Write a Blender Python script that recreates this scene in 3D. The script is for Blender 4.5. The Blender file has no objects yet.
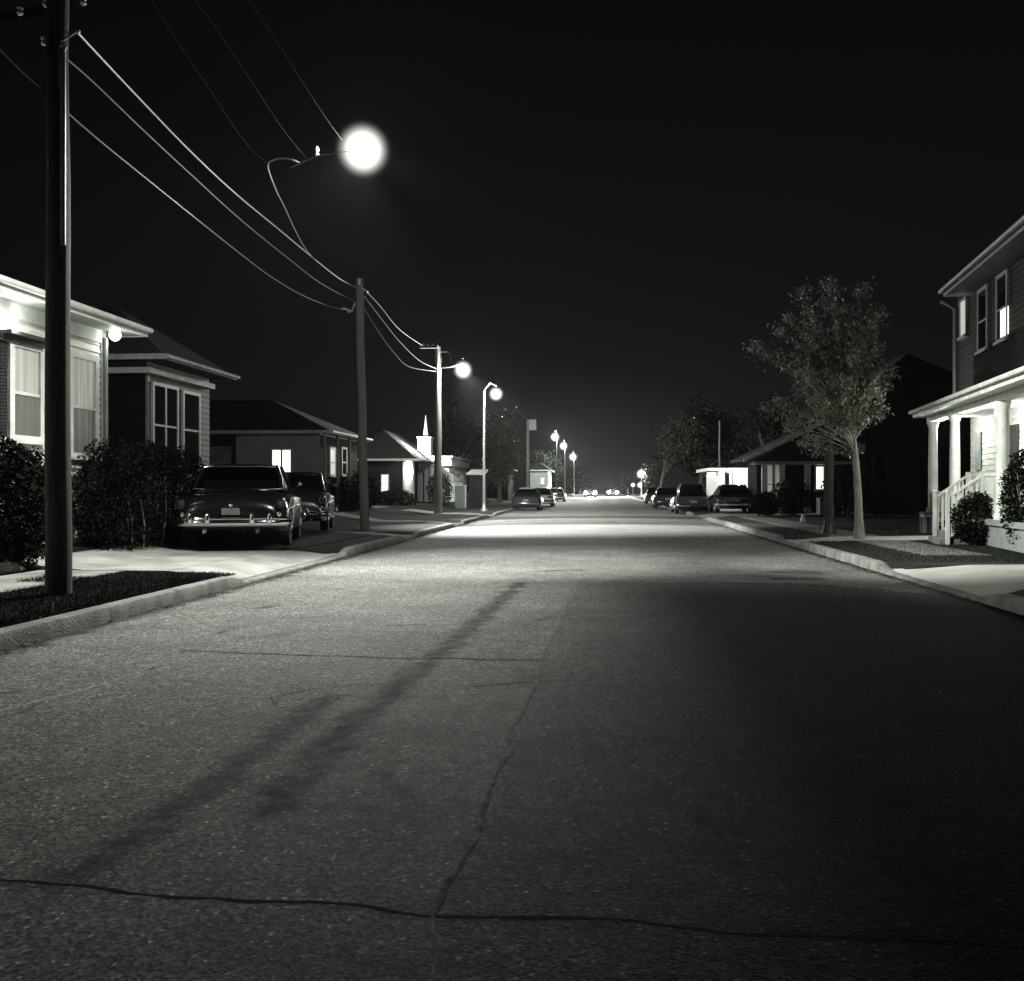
import bpy, math, random
from mathutils import Vector, Matrix, noise
R = math.radians
random.seed(7)
scene = bpy.context.scene
COL = scene.collection

# ------------------------------------------------------------------ camera frame
F = 1000.0; YAW = math.atan(86/1000.0); EYE = 1.4; HOR = 488.0
CA, SA = math.cos(YAW), math.sin(YAW)
def pt(px, py, D):
    """point of the place seen at this bearing, D metres down the view axis"""
    X = (px-512)/F*D
    return Vector((X*CA - D*SA, X*SA + D*CA, EYE + (HOR-py)/F*D))
def gp(px, py, z=0.0):
    D = (EYE-z)*F/(py-HOR)
    p = pt(px, py, D); p.z = z
    return p
def on_x(px, x):
    g = (px-512)/F
    D = x/(g*CA - SA)
    return D*(g*SA + CA), D          # world y and depth
def on_y(px, y):
    g = (px-512)/F
    D = y/(g*SA + CA)
    return D*(g*CA - SA), D
def zof(py, D): return EYE + (HOR-py)/F*D

# ------------------------------------------------------------------ mesh builder
class MB:
    def __init__(s): s.v = []; s.f = []; s.uv = None
    def face(s, pts):
        i = len(s.v); s.v += [tuple(p) for p in pts]; s.f.append(tuple(range(i, i+len(pts)))); return s
    def hexa(s, p):   # 8 points: bottom 4 ccw, top 4 ccw
        i = len(s.v); s.v += [tuple(q) for q in p]
        for q in ((0,3,2,1),(4,5,6,7),(0,1,5,4),(1,2,6,5),(2,3,7,6),(3,0,4,7)):
            s.f.append(tuple(i+k for k in q))
        return s
    def box(s, x0, x1, y0, y1, z0, z1):
        return s.hexa([(x0,y0,z0),(x1,y0,z0),(x1,y1,z0),(x0,y1,z0),(x0,y0,z1),(x1,y0,z1),(x1,y1,z1),(x0,y1,z1)])
    def obox(s, o, u, n, a0, a1, b0, b1, z0, z1):
        """box spanned by u (along), n (outward) and z, from origin o"""
        o = Vector(o); P = lambda a,b,z: o + u*a + n*b + Vector((0,0,z))
        return s.hexa([P(a0,b0,z0),P(a1,b0,z0),P(a1,b1,z0),P(a0,b1,z0),P(a0,b0,z1),P(a1,b0,z1),P(a1,b1,z1),P(a0,b1,z1)])
    def ring_loft(s, rings, closed=True, cap=True):
        i = len(s.v); n = len(rings[0])
        for r in rings: s.v += [tuple(p) for p in r]
        m = n if closed else n-1
        for k in range(len(rings)-1):
            for j in range(m):
                a = i+k*n+j; b = i+k*n+(j+1)%n
                s.f.append((a, b, b+n, a+n))
        if cap and closed:
            s.f.append(tuple(i+j for j in reversed(range(n))))
            s.f.append(tuple(i+(len(rings)-1)*n+j for j in range(n)))
        return s
    def tube(s, pts, r, n=8, cap=True):
        pts = [Vector(p) for p in pts]; rs = r if isinstance(r, (list,tuple)) else [r]*len(pts)
        rings = []; ref = None
        for k, p in enumerate(pts):
            t = (pts[min(k+1,len(pts)-1)] - pts[max(k-1,0)])
            if t.length < 1e-9: t = Vector((0,0,1))
            t.normalize()
            if ref is None: ref = Vector((1,0,0)) if abs(t.x) < .9 else Vector((0,1,0))
            a = (ref - t*ref.dot(t))
            if a.length < 1e-4: a = Vector((0,1,0)) - t*t.y
            a.normalize(); b = t.cross(a); ref = a
            rings.append([p + (a*math.cos(q) + b*math.sin(q))*rs[k] for q in [2*math.pi*j/n for j in range(n)]])
        return s.ring_loft(rings, True, cap)
    def lathe(s, prof, c=(0,0,0), n=20, axis='z'):
        c = Vector(c); rings = []
        for r, h in prof:
            rr = []
            for j in range(n):
                q = 2*math.pi*j/n; a, b = r*math.cos(q), r*math.sin(q)
                rr.append(c + (Vector((a,b,h)) if axis=='z' else Vector((h,a,b)) if axis=='x' else Vector((b,h,a))))
            rings.append(rr)
        return s.ring_loft(rings, True, True)
    def ball(s, c, rx, ry=None, rz=None, n=16, m=10):
        ry = ry or rx; rz = rz or rx; c = Vector(c); rings = []
        for k in range(m+1):
            q = math.pi*k/m - math.pi/2; cr = max(math.cos(q), .01)
            rings.append([c + Vector((rx*cr*math.cos(2*math.pi*j/n), ry*cr*math.sin(2*math.pi*j/n), rz*math.sin(q))) for j in range(n)])
        return s.ring_loft(rings, True, True)
    def build(s, name, mat, parent=None, smooth=False, world=False):
        me = bpy.data.meshes.new(name)
        v = s.v
        if parent is not None and world:
            inv = parent.matrix_world_inv
            v = [tuple(inv @ Vector(p)) for p in v]
        me.from_pydata(v, [], s.f); me.update()
        if mat: me.materials.append(mat)
        if smooth:
            for p in me.polygons: p.use_smooth = True
            try: me.set_sharp_from_angle(angle=R(38))
            except Exception: pass
        o = bpy.data.objects.new(name, me); COL.objects.link(o)
        if parent is not None:
            o.parent = parent.obj if isinstance(parent, Thing) else parent
        return o

class Thing:
    """An Empty at the thing's base; parts are built in world coordinates and parented."""
    def __init__(s, name, label, cat, loc=(0,0,0), rz=0.0, group=None):
        o = bpy.data.objects.new(name, None); COL.objects.link(o)
        o.empty_display_size = .2
        o.location = loc; o.rotation_euler = (0,0,rz); s.obj = o
        o['label'] = label; o['category'] = cat
        if group: o['group'] = group
        s.mw = Matrix.Translation(Vector(loc)) @ Matrix.Rotation(rz, 4, 'Z')
        s.matrix_world_inv = s.mw.inverted()
    def part(s, name, mb, mat, smooth=False):
        return mb.build(name, mat, s, smooth, world=True)      # mb in world coordinates
    def lpart(s, name, mb, mat, smooth=False):
        return mb.build(name, mat, s, smooth)                  # mb in local coordinates
def sub(part, name, mb, mat, smooth=False, th=None):
    if th is not None:
        inv = th.matrix_world_inv; mb.v = [tuple(inv @ Vector(p)) for p in mb.v]
    return mb.build(name, mat, part, smooth)
def tag(o, label, cat, group=None):
    o['label'] = label; o['category'] = cat
    if group: o['group'] = group
    return o
def struct(name, mb, mat, smooth=False):
    o = mb.build(name, mat, None, smooth); o['kind'] = 'structure'; return o
def stuff(name, mb, mat, label, cat):
    o = mb.build(name, mat, None); o['kind'] = 'stuff'; tag(o, label, cat); return o
def copy_tree(o, parent=None):
    c = o.copy(); COL.objects.link(c); c.parent = parent
    for ch in [x for x in bpy.data.objects if x.parent == o and x != c]: copy_tree(ch, c)
    return c

# ------------------------------------------------------------------ materials
def nt(m):
    m.use_nodes = True; return m.node_tree
def pm(name, col, rough=.6, amt=.25, scale=6.0, bump=0.0, bscale=40.0, metal=0.0, spec=.5, stretch=None, coat=0.0, detail=6):
    m = bpy.data.materials.new(name); t = nt(m); b = t.nodes['Principled BSDF']
    b.inputs['Roughness'].default_value = rough; b.inputs['Metallic'].default_value = metal
    b.inputs['Specular IOR Level'].default_value = spec; b.inputs['Coat Weight'].default_value = coat
    g = t.nodes.new('ShaderNodeNewGeometry'); mp = t.nodes.new('ShaderNodeMapping')
    t.links.new(g.outputs['Position'], mp.inputs['Vector'])
    if stretch: mp.inputs['Scale'].default_value = stretch
    n = t.nodes.new('ShaderNodeTexNoise'); n.inputs['Scale'].default_value = scale; n.inputs['Detail'].default_value = detail
    t.links.new(mp.outputs[0], n.inputs['Vector'])
    r = t.nodes.new('ShaderNodeMapRange'); r.inputs[1].default_value = .3; r.inputs[2].default_value = .7
    r.inputs[3].default_value = 1-amt; r.inputs[4].default_value = 1+amt
    t.links.new(n.outputs[0], r.inputs[0])
    v = t.nodes.new('ShaderNodeVectorMath'); v.operation = 'SCALE'; v.inputs[0].default_value = col
    t.links.new(r.outputs[0], v.inputs['Scale']); t.links.new(v.outputs[0], b.inputs['Base Color'])
    if bump:
        n2 = t.nodes.new('ShaderNodeTexNoise'); n2.inputs['Scale'].default_value = bscale; n2.inputs['Detail'].default_value = 4
        t.links.new(mp.outputs[0], n2.inputs['Vector'])
        bp = t.nodes.new('ShaderNodeBump'); bp.inputs['Strength'].default_value = bump; bp.inputs['Distance'].default_value = .02
        t.links.new(n2.outputs[0], bp.inputs['Height']); t.links.new(bp.outputs[0], b.inputs['Normal'])
    return m
def em(name, col, strength, base=(.8,.8,.78)):
    m = bpy.data.materials.new(name); t = nt(m); b = t.nodes['Principled BSDF']
    b.inputs['Base Color'].default_value = (*base,1); b.inputs['Emission Color'].default_value = (*col,1)
    b.inputs['Emission Strength'].default_value = strength
    return m
def glow_globe(name, col, strength):  # oversized globe, its soft rim imitates the halo round the lamp
    m = bpy.data.materials.new(name); t = nt(m)
    for n in list(t.nodes):
        if n.type == 'BSDF_PRINCIPLED': t.nodes.remove(n)
    out = [n for n in t.nodes if n.type == 'OUTPUT_MATERIAL'][0]
    tr = t.nodes.new('ShaderNodeBsdfTransparent'); e = t.nodes.new('ShaderNodeEmission'); a = t.nodes.new('ShaderNodeAddShader')
    lw = t.nodes.new('ShaderNodeLayerWeight'); lw.inputs[0].default_value = .5
    sb = t.nodes.new('ShaderNodeMath'); sb.operation = 'SUBTRACT'; sb.inputs[0].default_value = 1.0
    pw = t.nodes.new('ShaderNodeMath'); pw.operation = 'POWER'; pw.inputs[1].default_value = 8.0
    ml = t.nodes.new('ShaderNodeMath'); ml.operation = 'MULTIPLY'; ml.inputs[1].default_value = strength
    t.links.new(lw.outputs['Facing'], sb.inputs[1]); t.links.new(sb.outputs[0], pw.inputs[0]); t.links.new(pw.outputs[0], ml.inputs[0])
    t.links.new(ml.outputs[0], e.inputs['Strength']); e.inputs[0].default_value = (*col,1)
    t.links.new(tr.outputs[0], a.inputs[0]); t.links.new(e.outputs[0], a.inputs[1]); t.links.new(a.outputs[0], out.inputs['Surface'])
    return m
def curtain_mat(name, col, strength, fold=30.0, axis=1):
    m = bpy.data.materials.new(name); t = nt(m); b = t.nodes['Principled BSDF']
    b.inputs['Base Color'].default_value = (.55,.54,.5,1); b.inputs['Roughness'].default_value = .9
    g = t.nodes.new('ShaderNodeNewGeometry'); mp = t.nodes.new('ShaderNodeMapping')
    mp.inputs['Scale'].default_value = (fold if axis==0 else 0.5, fold if axis==1 else 0.5, .6)
    t.links.new(g.outputs['Position'], mp.inputs['Vector'])
    n = t.nodes.new('ShaderNodeTexNoise'); n.inputs['Scale'].default_value = 1.0; n.inputs['Detail'].default_value = 3
    t.links.new(mp.outputs[0], n.inputs['Vector'])
    r = t.nodes.new('ShaderNodeMapRange'); r.inputs[1].default_value = .3; r.inputs[2].default_value = .7
    r.inputs[3].default_value = strength*.45; r.inputs[4].default_value = strength*1.4
    t.links.new(n.outputs[0], r.inputs[0]); t.links.new(r.outputs[0], b.inputs['Emission Strength'])
    b.inputs['Emission Color'].default_value = (*col,1)
    return m
def glass_mat(name, tint=.5, rough=.05):
    m = bpy.data.materials.new(name); t = nt(m)
    for n in list(t.nodes):
        if n.type == 'BSDF_PRINCIPLED': t.nodes.remove(n)
    out = [n for n in t.nodes if n.type == 'OUTPUT_MATERIAL'][0]
    tr = t.nodes.new('ShaderNodeBsdfTransparent'); tr.inputs[0].default_value = (tint,tint,tint,1)
    gl = t.nodes.new('ShaderNodeBsdfGlossy'); gl.inputs['Roughness'].default_value = rough
    fr = t.nodes.new('ShaderNodeFresnel'); fr.inputs[0].default_value = 1.5
    ad = t.nodes.new('ShaderNodeMixShader')
    t.links.new(fr.outputs[0], ad.inputs[0]); t.links.new(tr.outputs[0], ad.inputs[1]); t.links.new(gl.outputs[0], ad.inputs[2])
    t.links.new(ad.outputs[0], out.inputs['Surface'])
    return m

CREAM = (1.0,.985,.90)
M = {}
M['white']   = pm('white_paint', (.68,.70,.66), .6, .18, 3, .15, 30)
M['white_old'] = pm('worn_white_paint', (.58,.60,.56), .6, .25, 5, .3, 40)
M['siding']  = pm('cream_siding', (.60,.61,.55), .65, .22, 2.2, .1, 60, stretch=(1,1,6))
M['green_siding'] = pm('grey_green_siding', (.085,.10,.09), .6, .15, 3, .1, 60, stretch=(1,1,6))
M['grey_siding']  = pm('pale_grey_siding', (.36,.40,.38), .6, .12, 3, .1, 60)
M['upper_siding'] = pm('dark_green_siding', (.022,.027,.025), .7, .2, 3, .1, 60, spec=.2)
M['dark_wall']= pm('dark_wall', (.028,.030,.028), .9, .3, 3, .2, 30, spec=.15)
M['shaded_wall']= pm('wall_shade_paint', (.016,.015,.014), .9, .3, 4, .3, 30, spec=.1)  # shade of unlit wall faces put into a near-black colour
M['trim']    = pm('trim_paint', (.60,.62,.58), .5, .1, 4)
M['grey_trim'] = pm('grey_trim', (.26,.28,.27), .5, .15, 4)
M['roof']    = pm('asphalt_shingle', (.045,.05,.048), .9, .4, 14, .8, 60)
M['shutter'] = pm('black_shutter', (.012,.012,.012), .5, .2, 8)
M['concrete']= pm('concrete', (.28,.285,.265), .85, .36, 1.5, .3, 90, detail=9)
M['lit_concrete'] = pm('lit_concrete', (.52,.525,.49), .85, .12, 1.6, .25, 90, detail=9)  # paler copy of concrete, light on the right aprons put into colour
M['concrete_dull'] = pm('weathered_concrete', (.17,.175,.165), .85, .3, 3, .4, 60, detail=9)
M['kerb']    = pm('kerb_concrete', (.20,.205,.19), .85, .4, 3.5, .9, 45, detail=9)
M['lawn']    = pm('lawn_soil_grass', (.008,.011,.008), .95, .5, 5, 1.0, 90)
M['grass']   = pm('grass_blade', (.009,.013,.009), .85, .5, 1.2, spec=.2)
M['dirt']    = pm('gravel_drive', (.022,.023,.022), .95, .5, 5, .8, 70)
M['ground']  = pm('far_ground', (.02,.025,.02), 1, .4, .3)
M['wood']    = pm('pole_wood', (.30,.295,.27), .85, .35, 5, .9, 30, stretch=(6,6,.35))
M['wood_dark']= pm('creosoted_pole_wood', (.05,.045,.04), .85, .35, 5, .9, 30, stretch=(6,6,.35))
M['bark']    = pm('bark', (.34,.33,.29), .9, .4, 8, 1.0, 30, stretch=(3,3,.6))
M['galv']    = pm('galvanised_metal', (.38,.40,.39), .45, .2, 10, metal=.6)
M['iron']    = pm('dark_iron', (.05,.05,.05), .5, .2, 10, metal=.5)
M['wire_mid'] = pm('weathered_wire', (.16,.16,.15), .6, .1, 10)
M['wire_faint'] = pm('dull_thin_wire', (.02,.02,.018), .9, .1, 10, spec=.05)
M['wire']    = pm('aged_wire', (.42,.42,.38), .45, .1, 10, metal=.3)
M['wire_dim']= pm('black_sheathed_wire', (.03,.03,.03), .6, .1, 10)
M['porcelain']= pm('porcelain', (.65,.65,.6), .25, .05, 10)
M['globe']   = glow_globe('lamp_globe_glow', CREAM, 2.0)
M['globe_far'] = glow_globe('far_lamp_glow', CREAM, 2.4)
M['bulb']    = em('porch_bulb_glow', CREAM, 14)
M['headl']   = em('headlight_glow', CREAM, 900)
M['lit']     = em('lit_window_blind', (1,.98,.86), 1.6)
M['lit2']    = em('dim_lit_blind', (1,.98,.86), .35)
M['curtain'] = curtain_mat('lace_curtain', (1,.97,.88), .26, 14, 1)
M['dark_glass'] = pm('dark_window_glass', (.008,.009,.01), .06, .1, 2, spec=.6)
M['pane']    = glass_mat('window_glass', .9, .04)
M['screen']  = glass_mat('insect_screen_mesh', .48, .6)
M['dim_curtain'] = pm('unlit_curtain', (.16,.165,.155), .9, .3, 6, stretch=(14,14,.6))
M['carglass']= glass_mat('car_glass', .55, .03)
M['car_black']= pm('black_car_paint', (.010,.010,.011), .22, .1, 3, coat=.6)
M['car_dark'] = pm('dark_grey_car_paint', (.03,.032,.034), .25, .1, 3, coat=.6)
M['car_mid']  = pm('mid_grey_car_paint', (.12,.125,.12), .3, .1, 3, coat=.5)
M['car_white']= pm('white_car_paint', (.62,.63,.6), .3, .08, 3, coat=.5)
M['chrome']  = pm('chrome', (.82,.83,.84), .12, .06, 6, metal=1.0)
M['tyre']    = pm('tyre_rubber', (.012,.012,.012), .8, .2, 10)
M['red_lens']= pm('dull_red_lens', (.035,.033,.033), .15, .1, 6)
M['plate']   = pm('number_plate', (.22,.22,.2), .5, .15, 10)
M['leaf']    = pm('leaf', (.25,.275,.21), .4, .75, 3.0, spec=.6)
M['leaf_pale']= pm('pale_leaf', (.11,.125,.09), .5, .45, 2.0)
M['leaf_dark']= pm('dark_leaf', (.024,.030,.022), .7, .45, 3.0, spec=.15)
M['hedge']   = pm('hedge_leaf', (.009,.012,.0085), .9, .5, 6.0, spec=.04)
M['litter'] = pm('dead_leaf', (.05,.048,.04), .8, .6, 9)
M['worn_paint'] = pm('worn_road_paint', (.42,.42,.39), .9, .8, 30)
M['cabinet'] = pm('green_cabinet_paint', (.09,.11,.095), .5, .2, 5)
M['seam']    = pm('tar_seam', (.010,.010,.010), .9, .3, 20, spec=.1)
M['pale_seam'] = pm('worn_pale_seam', (.24,.245,.23), .95, .6, 12, spec=.1)

# asphalt: aggregate speckle, mottling, baked stain/patch masks (dirt, a newer darker patch of asphalt, and painted light falloff round the seam)
def asphalt():
    m = bpy.data.materials.new('asphalt'); t = nt(m); b = t.nodes['Principled BSDF']
    N, L = t.nodes.new, t.links.new
    g = N('ShaderNodeNewGeometry')
    def noi(scale, det=4, rough=.6):
        n = N('ShaderNodeTexNoise'); n.inputs['Scale'].default_value = scale; n.inputs['Detail'].default_value = det
        n.inputs['Roughness'].default_value = rough
        L(g.outputs['Position'], n.inputs['Vector']); return n.outputs[0]
    def mr(src, a, b_, c, d):
        r = N('ShaderNodeMapRange')
        for k, x in enumerate((a,b_,c,d)): r.inputs[k+1].default_value = x
        L(src, r.inputs[0]); return r.outputs[0]
    def mul(a, b_):
        q = N('ShaderNodeMath'); q.operation = 'MULTIPLY'; L(a, q.inputs[0])
        if isinstance(b_, float): q.inputs[1].default_value = b_
        else: L(b_, q.inputs[1])
        return q.outputs[0]
    vo = N('ShaderNodeTexVoronoi'); vo.inputs['Scale'].default_value = 75; L(g.outputs['Position'], vo.inputs['Vector'])
    sep = N('ShaderNodeSeparateColor'); L(vo.outputs['Color'], sep.inputs[0])
    agg = mr(sep.outputs[0], .0, 1.0, .08, 1.95)
    bright = mr(sep.outputs[1], .94, 1.0, 1.0, 3.6)          # a few pale stones
    mid = mr(noi(9, 6), .3, .7, .70, 1.32)
    big = mr(noi(.8, 6, .7), .3, .7, .62, 1.35)
    fine = mr(noi(38, 4), .35, .65, .5, 1.5)
    v = mul(mul(mul(agg, bright), mul(mid, big)), fine)
    at = N('ShaderNodeAttribute'); at.attribute_name = 'dirt'  # dirt mask, also holds the painted light falloff beside the seam
    def lin(a, k, c_):
        q = N('ShaderNodeMath'); q.operation = 'MULTIPLY_ADD'; L(a, q.inputs[0]); q.inputs[1].default_value = k; q.inputs[2].default_value = c_; return q.outputs[0]
    def add(a, b_):
        q = N('ShaderNodeMath'); q.operation = 'ADD'; L(a, q.inputs[0]); L(b_, q.inputs[1]); return q.outputs[0]
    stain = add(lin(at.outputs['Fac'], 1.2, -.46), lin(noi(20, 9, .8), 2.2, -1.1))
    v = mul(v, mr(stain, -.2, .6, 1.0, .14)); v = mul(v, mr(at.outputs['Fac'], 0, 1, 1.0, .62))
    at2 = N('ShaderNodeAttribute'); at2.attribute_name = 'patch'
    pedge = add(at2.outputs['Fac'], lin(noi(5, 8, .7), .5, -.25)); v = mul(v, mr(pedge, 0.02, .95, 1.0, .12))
    at3 = N('ShaderNodeAttribute'); at3.attribute_name = 'pale'
    v = mul(v, mr(at3.outputs['Fac'], 0, 1, 1.0, 1.9))
    v = mul(v, .145)
    c = N('ShaderNodeCombineColor'); L(mul(v, .98), c.inputs[0]); L(v, c.inputs[1]); L(mul(v, .94), c.inputs[2])
    L(c.outputs[0], b.inputs['Base Color'])
    L(mr(at2.outputs['Fac'], 0, 1, .8, .9), b.inputs['Roughness'])
    L(mul(mr(at2.outputs['Fac'], 0, 1, .35, .04), mr(at.outputs['Fac'], 0, 1, 1, .2)), b.inputs['Specular IOR Level'])
    bp = N('ShaderNodeBump'); bp.inputs['Strength'].default_value = .35; bp.inputs['Distance'].default_value = .004
    ad = N('ShaderNodeMath'); ad.operation = 'ADD'; L(vo.outputs['Distance'], ad.inputs[0]); L(noi(150, 3), ad.inputs[1])
    L(ad.outputs[0], bp.inputs['Height']); L(bp.outputs[0], b.inputs['Normal'])
    return m
M['asphalt'] = asphalt()

# ------------------------------------------------------------------ world, camera, render
w = bpy.data.worlds.new('World'); scene.world = w; w.use_nodes = True
t = w.node_tree; bg = t.nodes['Background']
sk = t.nodes.new('ShaderNodeTexSky'); sk.sky_type = 'NISHITA'; sk.sun_disc = False
sk.sun_elevation = R(12); sk.sun_rotation = R(200); sk.air_density = 1.0; sk.dust_density = .3
hs = t.nodes.new('ShaderNodeHueSaturation'); hs.inputs['Saturation'].default_value = .12
mx = t.nodes.new('ShaderNodeMix'); mx.data_type = 'RGBA'; mx.blend_type = 'MULTIPLY'; mx.inputs[0].default_value = 1
mx.inputs[7].default_value = (1.14,.88,1.08,1)
t.links.new(sk.outputs[0], hs.inputs['Color']); t.links.new(hs.outputs[0], mx.inputs[6]); t.links.new(mx.outputs[2], bg.inputs[0])
bg.inputs[1].default_value = .00082
cam = bpy.data.cameras.new('Camera'); co = bpy.data.objects.new('Camera', cam); COL.objects.link(co)
co.location = (0,0,EYE); co.rotation_euler = (R(90), 0, YAW)
cam.sensor_width = 36; cam.lens = F/1024*36; cam.shift_y = -(490.5-HOR)/1024
cam.clip_end = 3000; cam.clip_start = .05
scene.camera = co
scene.view_settings.view_transform = 'Standard'; scene.view_settings.look = 'None'
scene.view_settings.exposure = 0; scene.view_settings.gamma = 1
c = scene.cycles
c.use_denoising = True; c.max_bounces = 5; c.diffuse_bounces = 2; c.glossy_bounces = 3; c.transmission_bounces = 3
c.transparent_max_bounces = 12; c.volume_bounces = 0; c.sample_clamp_indirect = 4; c.caustics_reflective = False; c.caustics_refractive = False
c.use_light_tree = True
try: c.volume_step_rate = 4
except Exception: pass

# ------------------------------------------------------------------ ground, road
LX, RX = -5.1, 4.65
gm = MB(); gm.face([(-500,-60,-.06),(500,-60,-.06),(500,900,-.06),(-500,900,-.06)])
struct('ground', gm, M['ground'])
def seg_d(p, a, b):
    ab = b-a; q = max(0, min(1, (p-a).dot(ab)/max(ab.length_squared,1e-9))); return (p-(a+ab*q)).length, q
def P2(px, py):
    q = gp(px, py); return Vector((q.x, q.y))
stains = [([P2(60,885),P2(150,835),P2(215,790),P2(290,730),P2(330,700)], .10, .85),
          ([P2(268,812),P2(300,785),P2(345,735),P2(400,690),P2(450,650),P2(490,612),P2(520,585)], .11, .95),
          ([P2(340,745),P2(400,736)], .05, .6),
          ([P2(340,812),P2(372,818)], .05, .6),([P2(170,828),P2(190,824)], .03, .6),
          ([P2(100,700),P2(160,690)], .03, .5),([P2(250,640),P2(300,634)], .04, .5),
          ([P2(400,628),P2(425,627)], .05, .8),([P2(540,573),P2(582,572)], .09, .9),([P2(280,690),P2(330,700)], .04, .4),
          ([P2(640,600),P2(700,596)], .08, .4),([P2(250,668),P2(285,676)], .03, .5)]
stains.append(([P2(-60,886),P2(60,893),P2(200,905),P2(330,914),P2(435,923),P2(600,934),P2(800,942),P2(1100,958)], .022, .6))
_r = random.Random(19)
for _ in range(46):
    a_ = Vector((_r.uniform(-4.8,4.2), _r.uniform(3.2,22))); ang_ = _r.gauss(.2,.5); l_ = _r.uniform(.03,.45)
    stains.append(([a_, a_+Vector((math.sin(ang_)*l_*.5+_r.gauss(0,.05), math.cos(ang_)*l_))], _r.uniform(.025,.075), _r.uniform(.3,.75)))
pales = [([P2(0,713),P2(108,685)], .018, .7), ([P2(0,755),P2(40,740)], .02, .35)]
seam_pts = [P2(425,1500),P2(436,981),P2(438,925),P2(465,870),P2(505,760),P2(530,700),P2(545,662),P2(560,620),P2(582,573)]
def seam_x(y):
    for a, b in zip(seam_pts, seam_pts[1:]):
        if a.y <= y <= b.y: return a.x + (b.x-a.x)*(y-a.y)/(b.y-a.y)
    return seam_pts[0].x if y < seam_pts[0].y else seam_pts[-1].x
PY = gp(700,584).y
def road_attr(x, y):
    p = Vector((x, y)); n1 = noise.fractal(Vector((x*3, y*3, 0)), 1.0, 2.0, 5); n2 = noise.fractal(Vector((x*14, y*9, 5)), 1.0, 2.0, 4)
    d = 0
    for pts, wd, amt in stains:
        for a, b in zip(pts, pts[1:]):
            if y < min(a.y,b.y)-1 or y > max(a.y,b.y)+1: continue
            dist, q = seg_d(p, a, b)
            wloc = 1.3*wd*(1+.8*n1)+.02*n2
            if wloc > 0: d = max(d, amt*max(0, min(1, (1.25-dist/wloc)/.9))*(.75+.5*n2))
    pl = 0
    for pts, wd, amt in pales:
        for a, b in zip(pts, pts[1:]):
            dist, q = seg_d(p, a, b)
            pl = max(pl, amt*max(0, min(1, 1.3-dist/wd))*(.7+.6*n2))
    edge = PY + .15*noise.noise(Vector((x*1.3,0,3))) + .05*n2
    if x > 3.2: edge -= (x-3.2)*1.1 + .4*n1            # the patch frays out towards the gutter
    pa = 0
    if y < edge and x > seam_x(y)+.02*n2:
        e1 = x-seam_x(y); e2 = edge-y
        pa = (.3+.7*min(1,e1/1.6))*(.6+.4*min(1,e2/2.0))  # newer asphalt, with light falloff painted in as a gradual fade
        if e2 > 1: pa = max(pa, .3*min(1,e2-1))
    # light falloff near the seam on the older side, painted as darkening
    if x <= seam_x(y) and y < 13: d = max(d, .36*max(0, 1-(seam_x(y)-x)/1.8)*(.85+.6*n1)*min(1,(13-y)/4))
    # gutter dirt
    gd = min(x-LX, RX-x)
    d = max(d, max(0, min(1, (.28+.16*n1-gd)/.2))*.8)
    if x > 0 and y > edge: d = max(d, max(0, min(.7, (noise.fractal(Vector((x*.5,y*1.6,9)),1,2,4))*1.4-.1)) if x > 2.6 and y < 19 else 0)
    return max(0, min(1, d)), pa, max(0, pl)
def road():
    ys = []; y = -12.0
    while y < 1.5: ys.append(y); y += 1.5
    y = 1.6
    while y < 30: ys.append(y); y += .045 + .0035*max(0, y-4)
    while y < 700: ys.append(y); y *= 1.09
    ys.append(800)
    nx = 150; xs = [LX+(RX-LX)*k/nx for k in range(nx+1)]
    V = []; F_ = []; A = [[],[],[]]
    for y in ys:
        for x in xs:
            V.append((x, y, .03*(1-((x+.2)/5)**2)))
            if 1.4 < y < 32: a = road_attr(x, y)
            else: a = (0, 0, 0)
            for k in range(3): A[k].append(a[k])
    n = nx+1
    for j in range(len(ys)-1):
        for i in range(nx): F_.append((j*n+i, j*n+i+1, (j+1)*n+i+1, (j+1)*n+i))
    me = bpy.data.meshes.new('road'); me.from_pydata(V, [], F_); me.materials.append(M['asphalt'])
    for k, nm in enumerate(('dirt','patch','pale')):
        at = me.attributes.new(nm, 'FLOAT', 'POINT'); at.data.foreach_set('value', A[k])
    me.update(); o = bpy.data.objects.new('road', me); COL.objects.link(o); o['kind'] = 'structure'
road()
def rz(x): return .03*(1-((x+.2)/5)**2)
def ribbon(name, pts, wd, mat, jit=.02, step=.05, seed=0, dz=.0015):
    rnd = random.Random(seed); mb = MB(); path = []
    for a, b in zip(pts, pts[1:]):
        n = max(1, int((b-a).length/step))
        for k in range(n): path.append(a+(b-a)*k/n)
    path.append(pts[-1]); L_, R_ = [], []
    for k, p in enumerate(path):
        d = path[min(k+1,len(path)-1)]-path[max(k-1,0)]; d.normalize(); nrm = Vector((-d.y, d.x))
        q = p + nrm*jit*noise.fractal(Vector((k*.09, seed*7.7, 0)), 1, 2, 4)
        ww = wd*(.35+.9*abs(noise.fractal(Vector((k*.21, seed*3.1, 4)), 1, 2, 3))+.25*rnd.random())
        L_.append(q+nrm*ww); R_.append(q-nrm*ww)
    i = 0
    mb.v = [(p.x, p.y, rz(p.x)+dz) for a, b in zip(L_, R_) for p in (a, b)]
    for k in range(len(path)-1): mb.f.append((2*k, 2*k+1, 2*k+3, 2*k+2))
    return struct(name, mb, mat)
ribbon('road_seam', [P2(-120,884),P2(60,893),P2(200,905),P2(330,914),P2(435,923),P2(600,934),P2(800,942),P2(1180,962)], .012, M['seam'], .045, seed=1)
ribbon('road_seam', [P2(178,653),P2(300,658),P2(400,661),P2(545,664)], .020, M['seam'], .05, seed=2)
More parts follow.
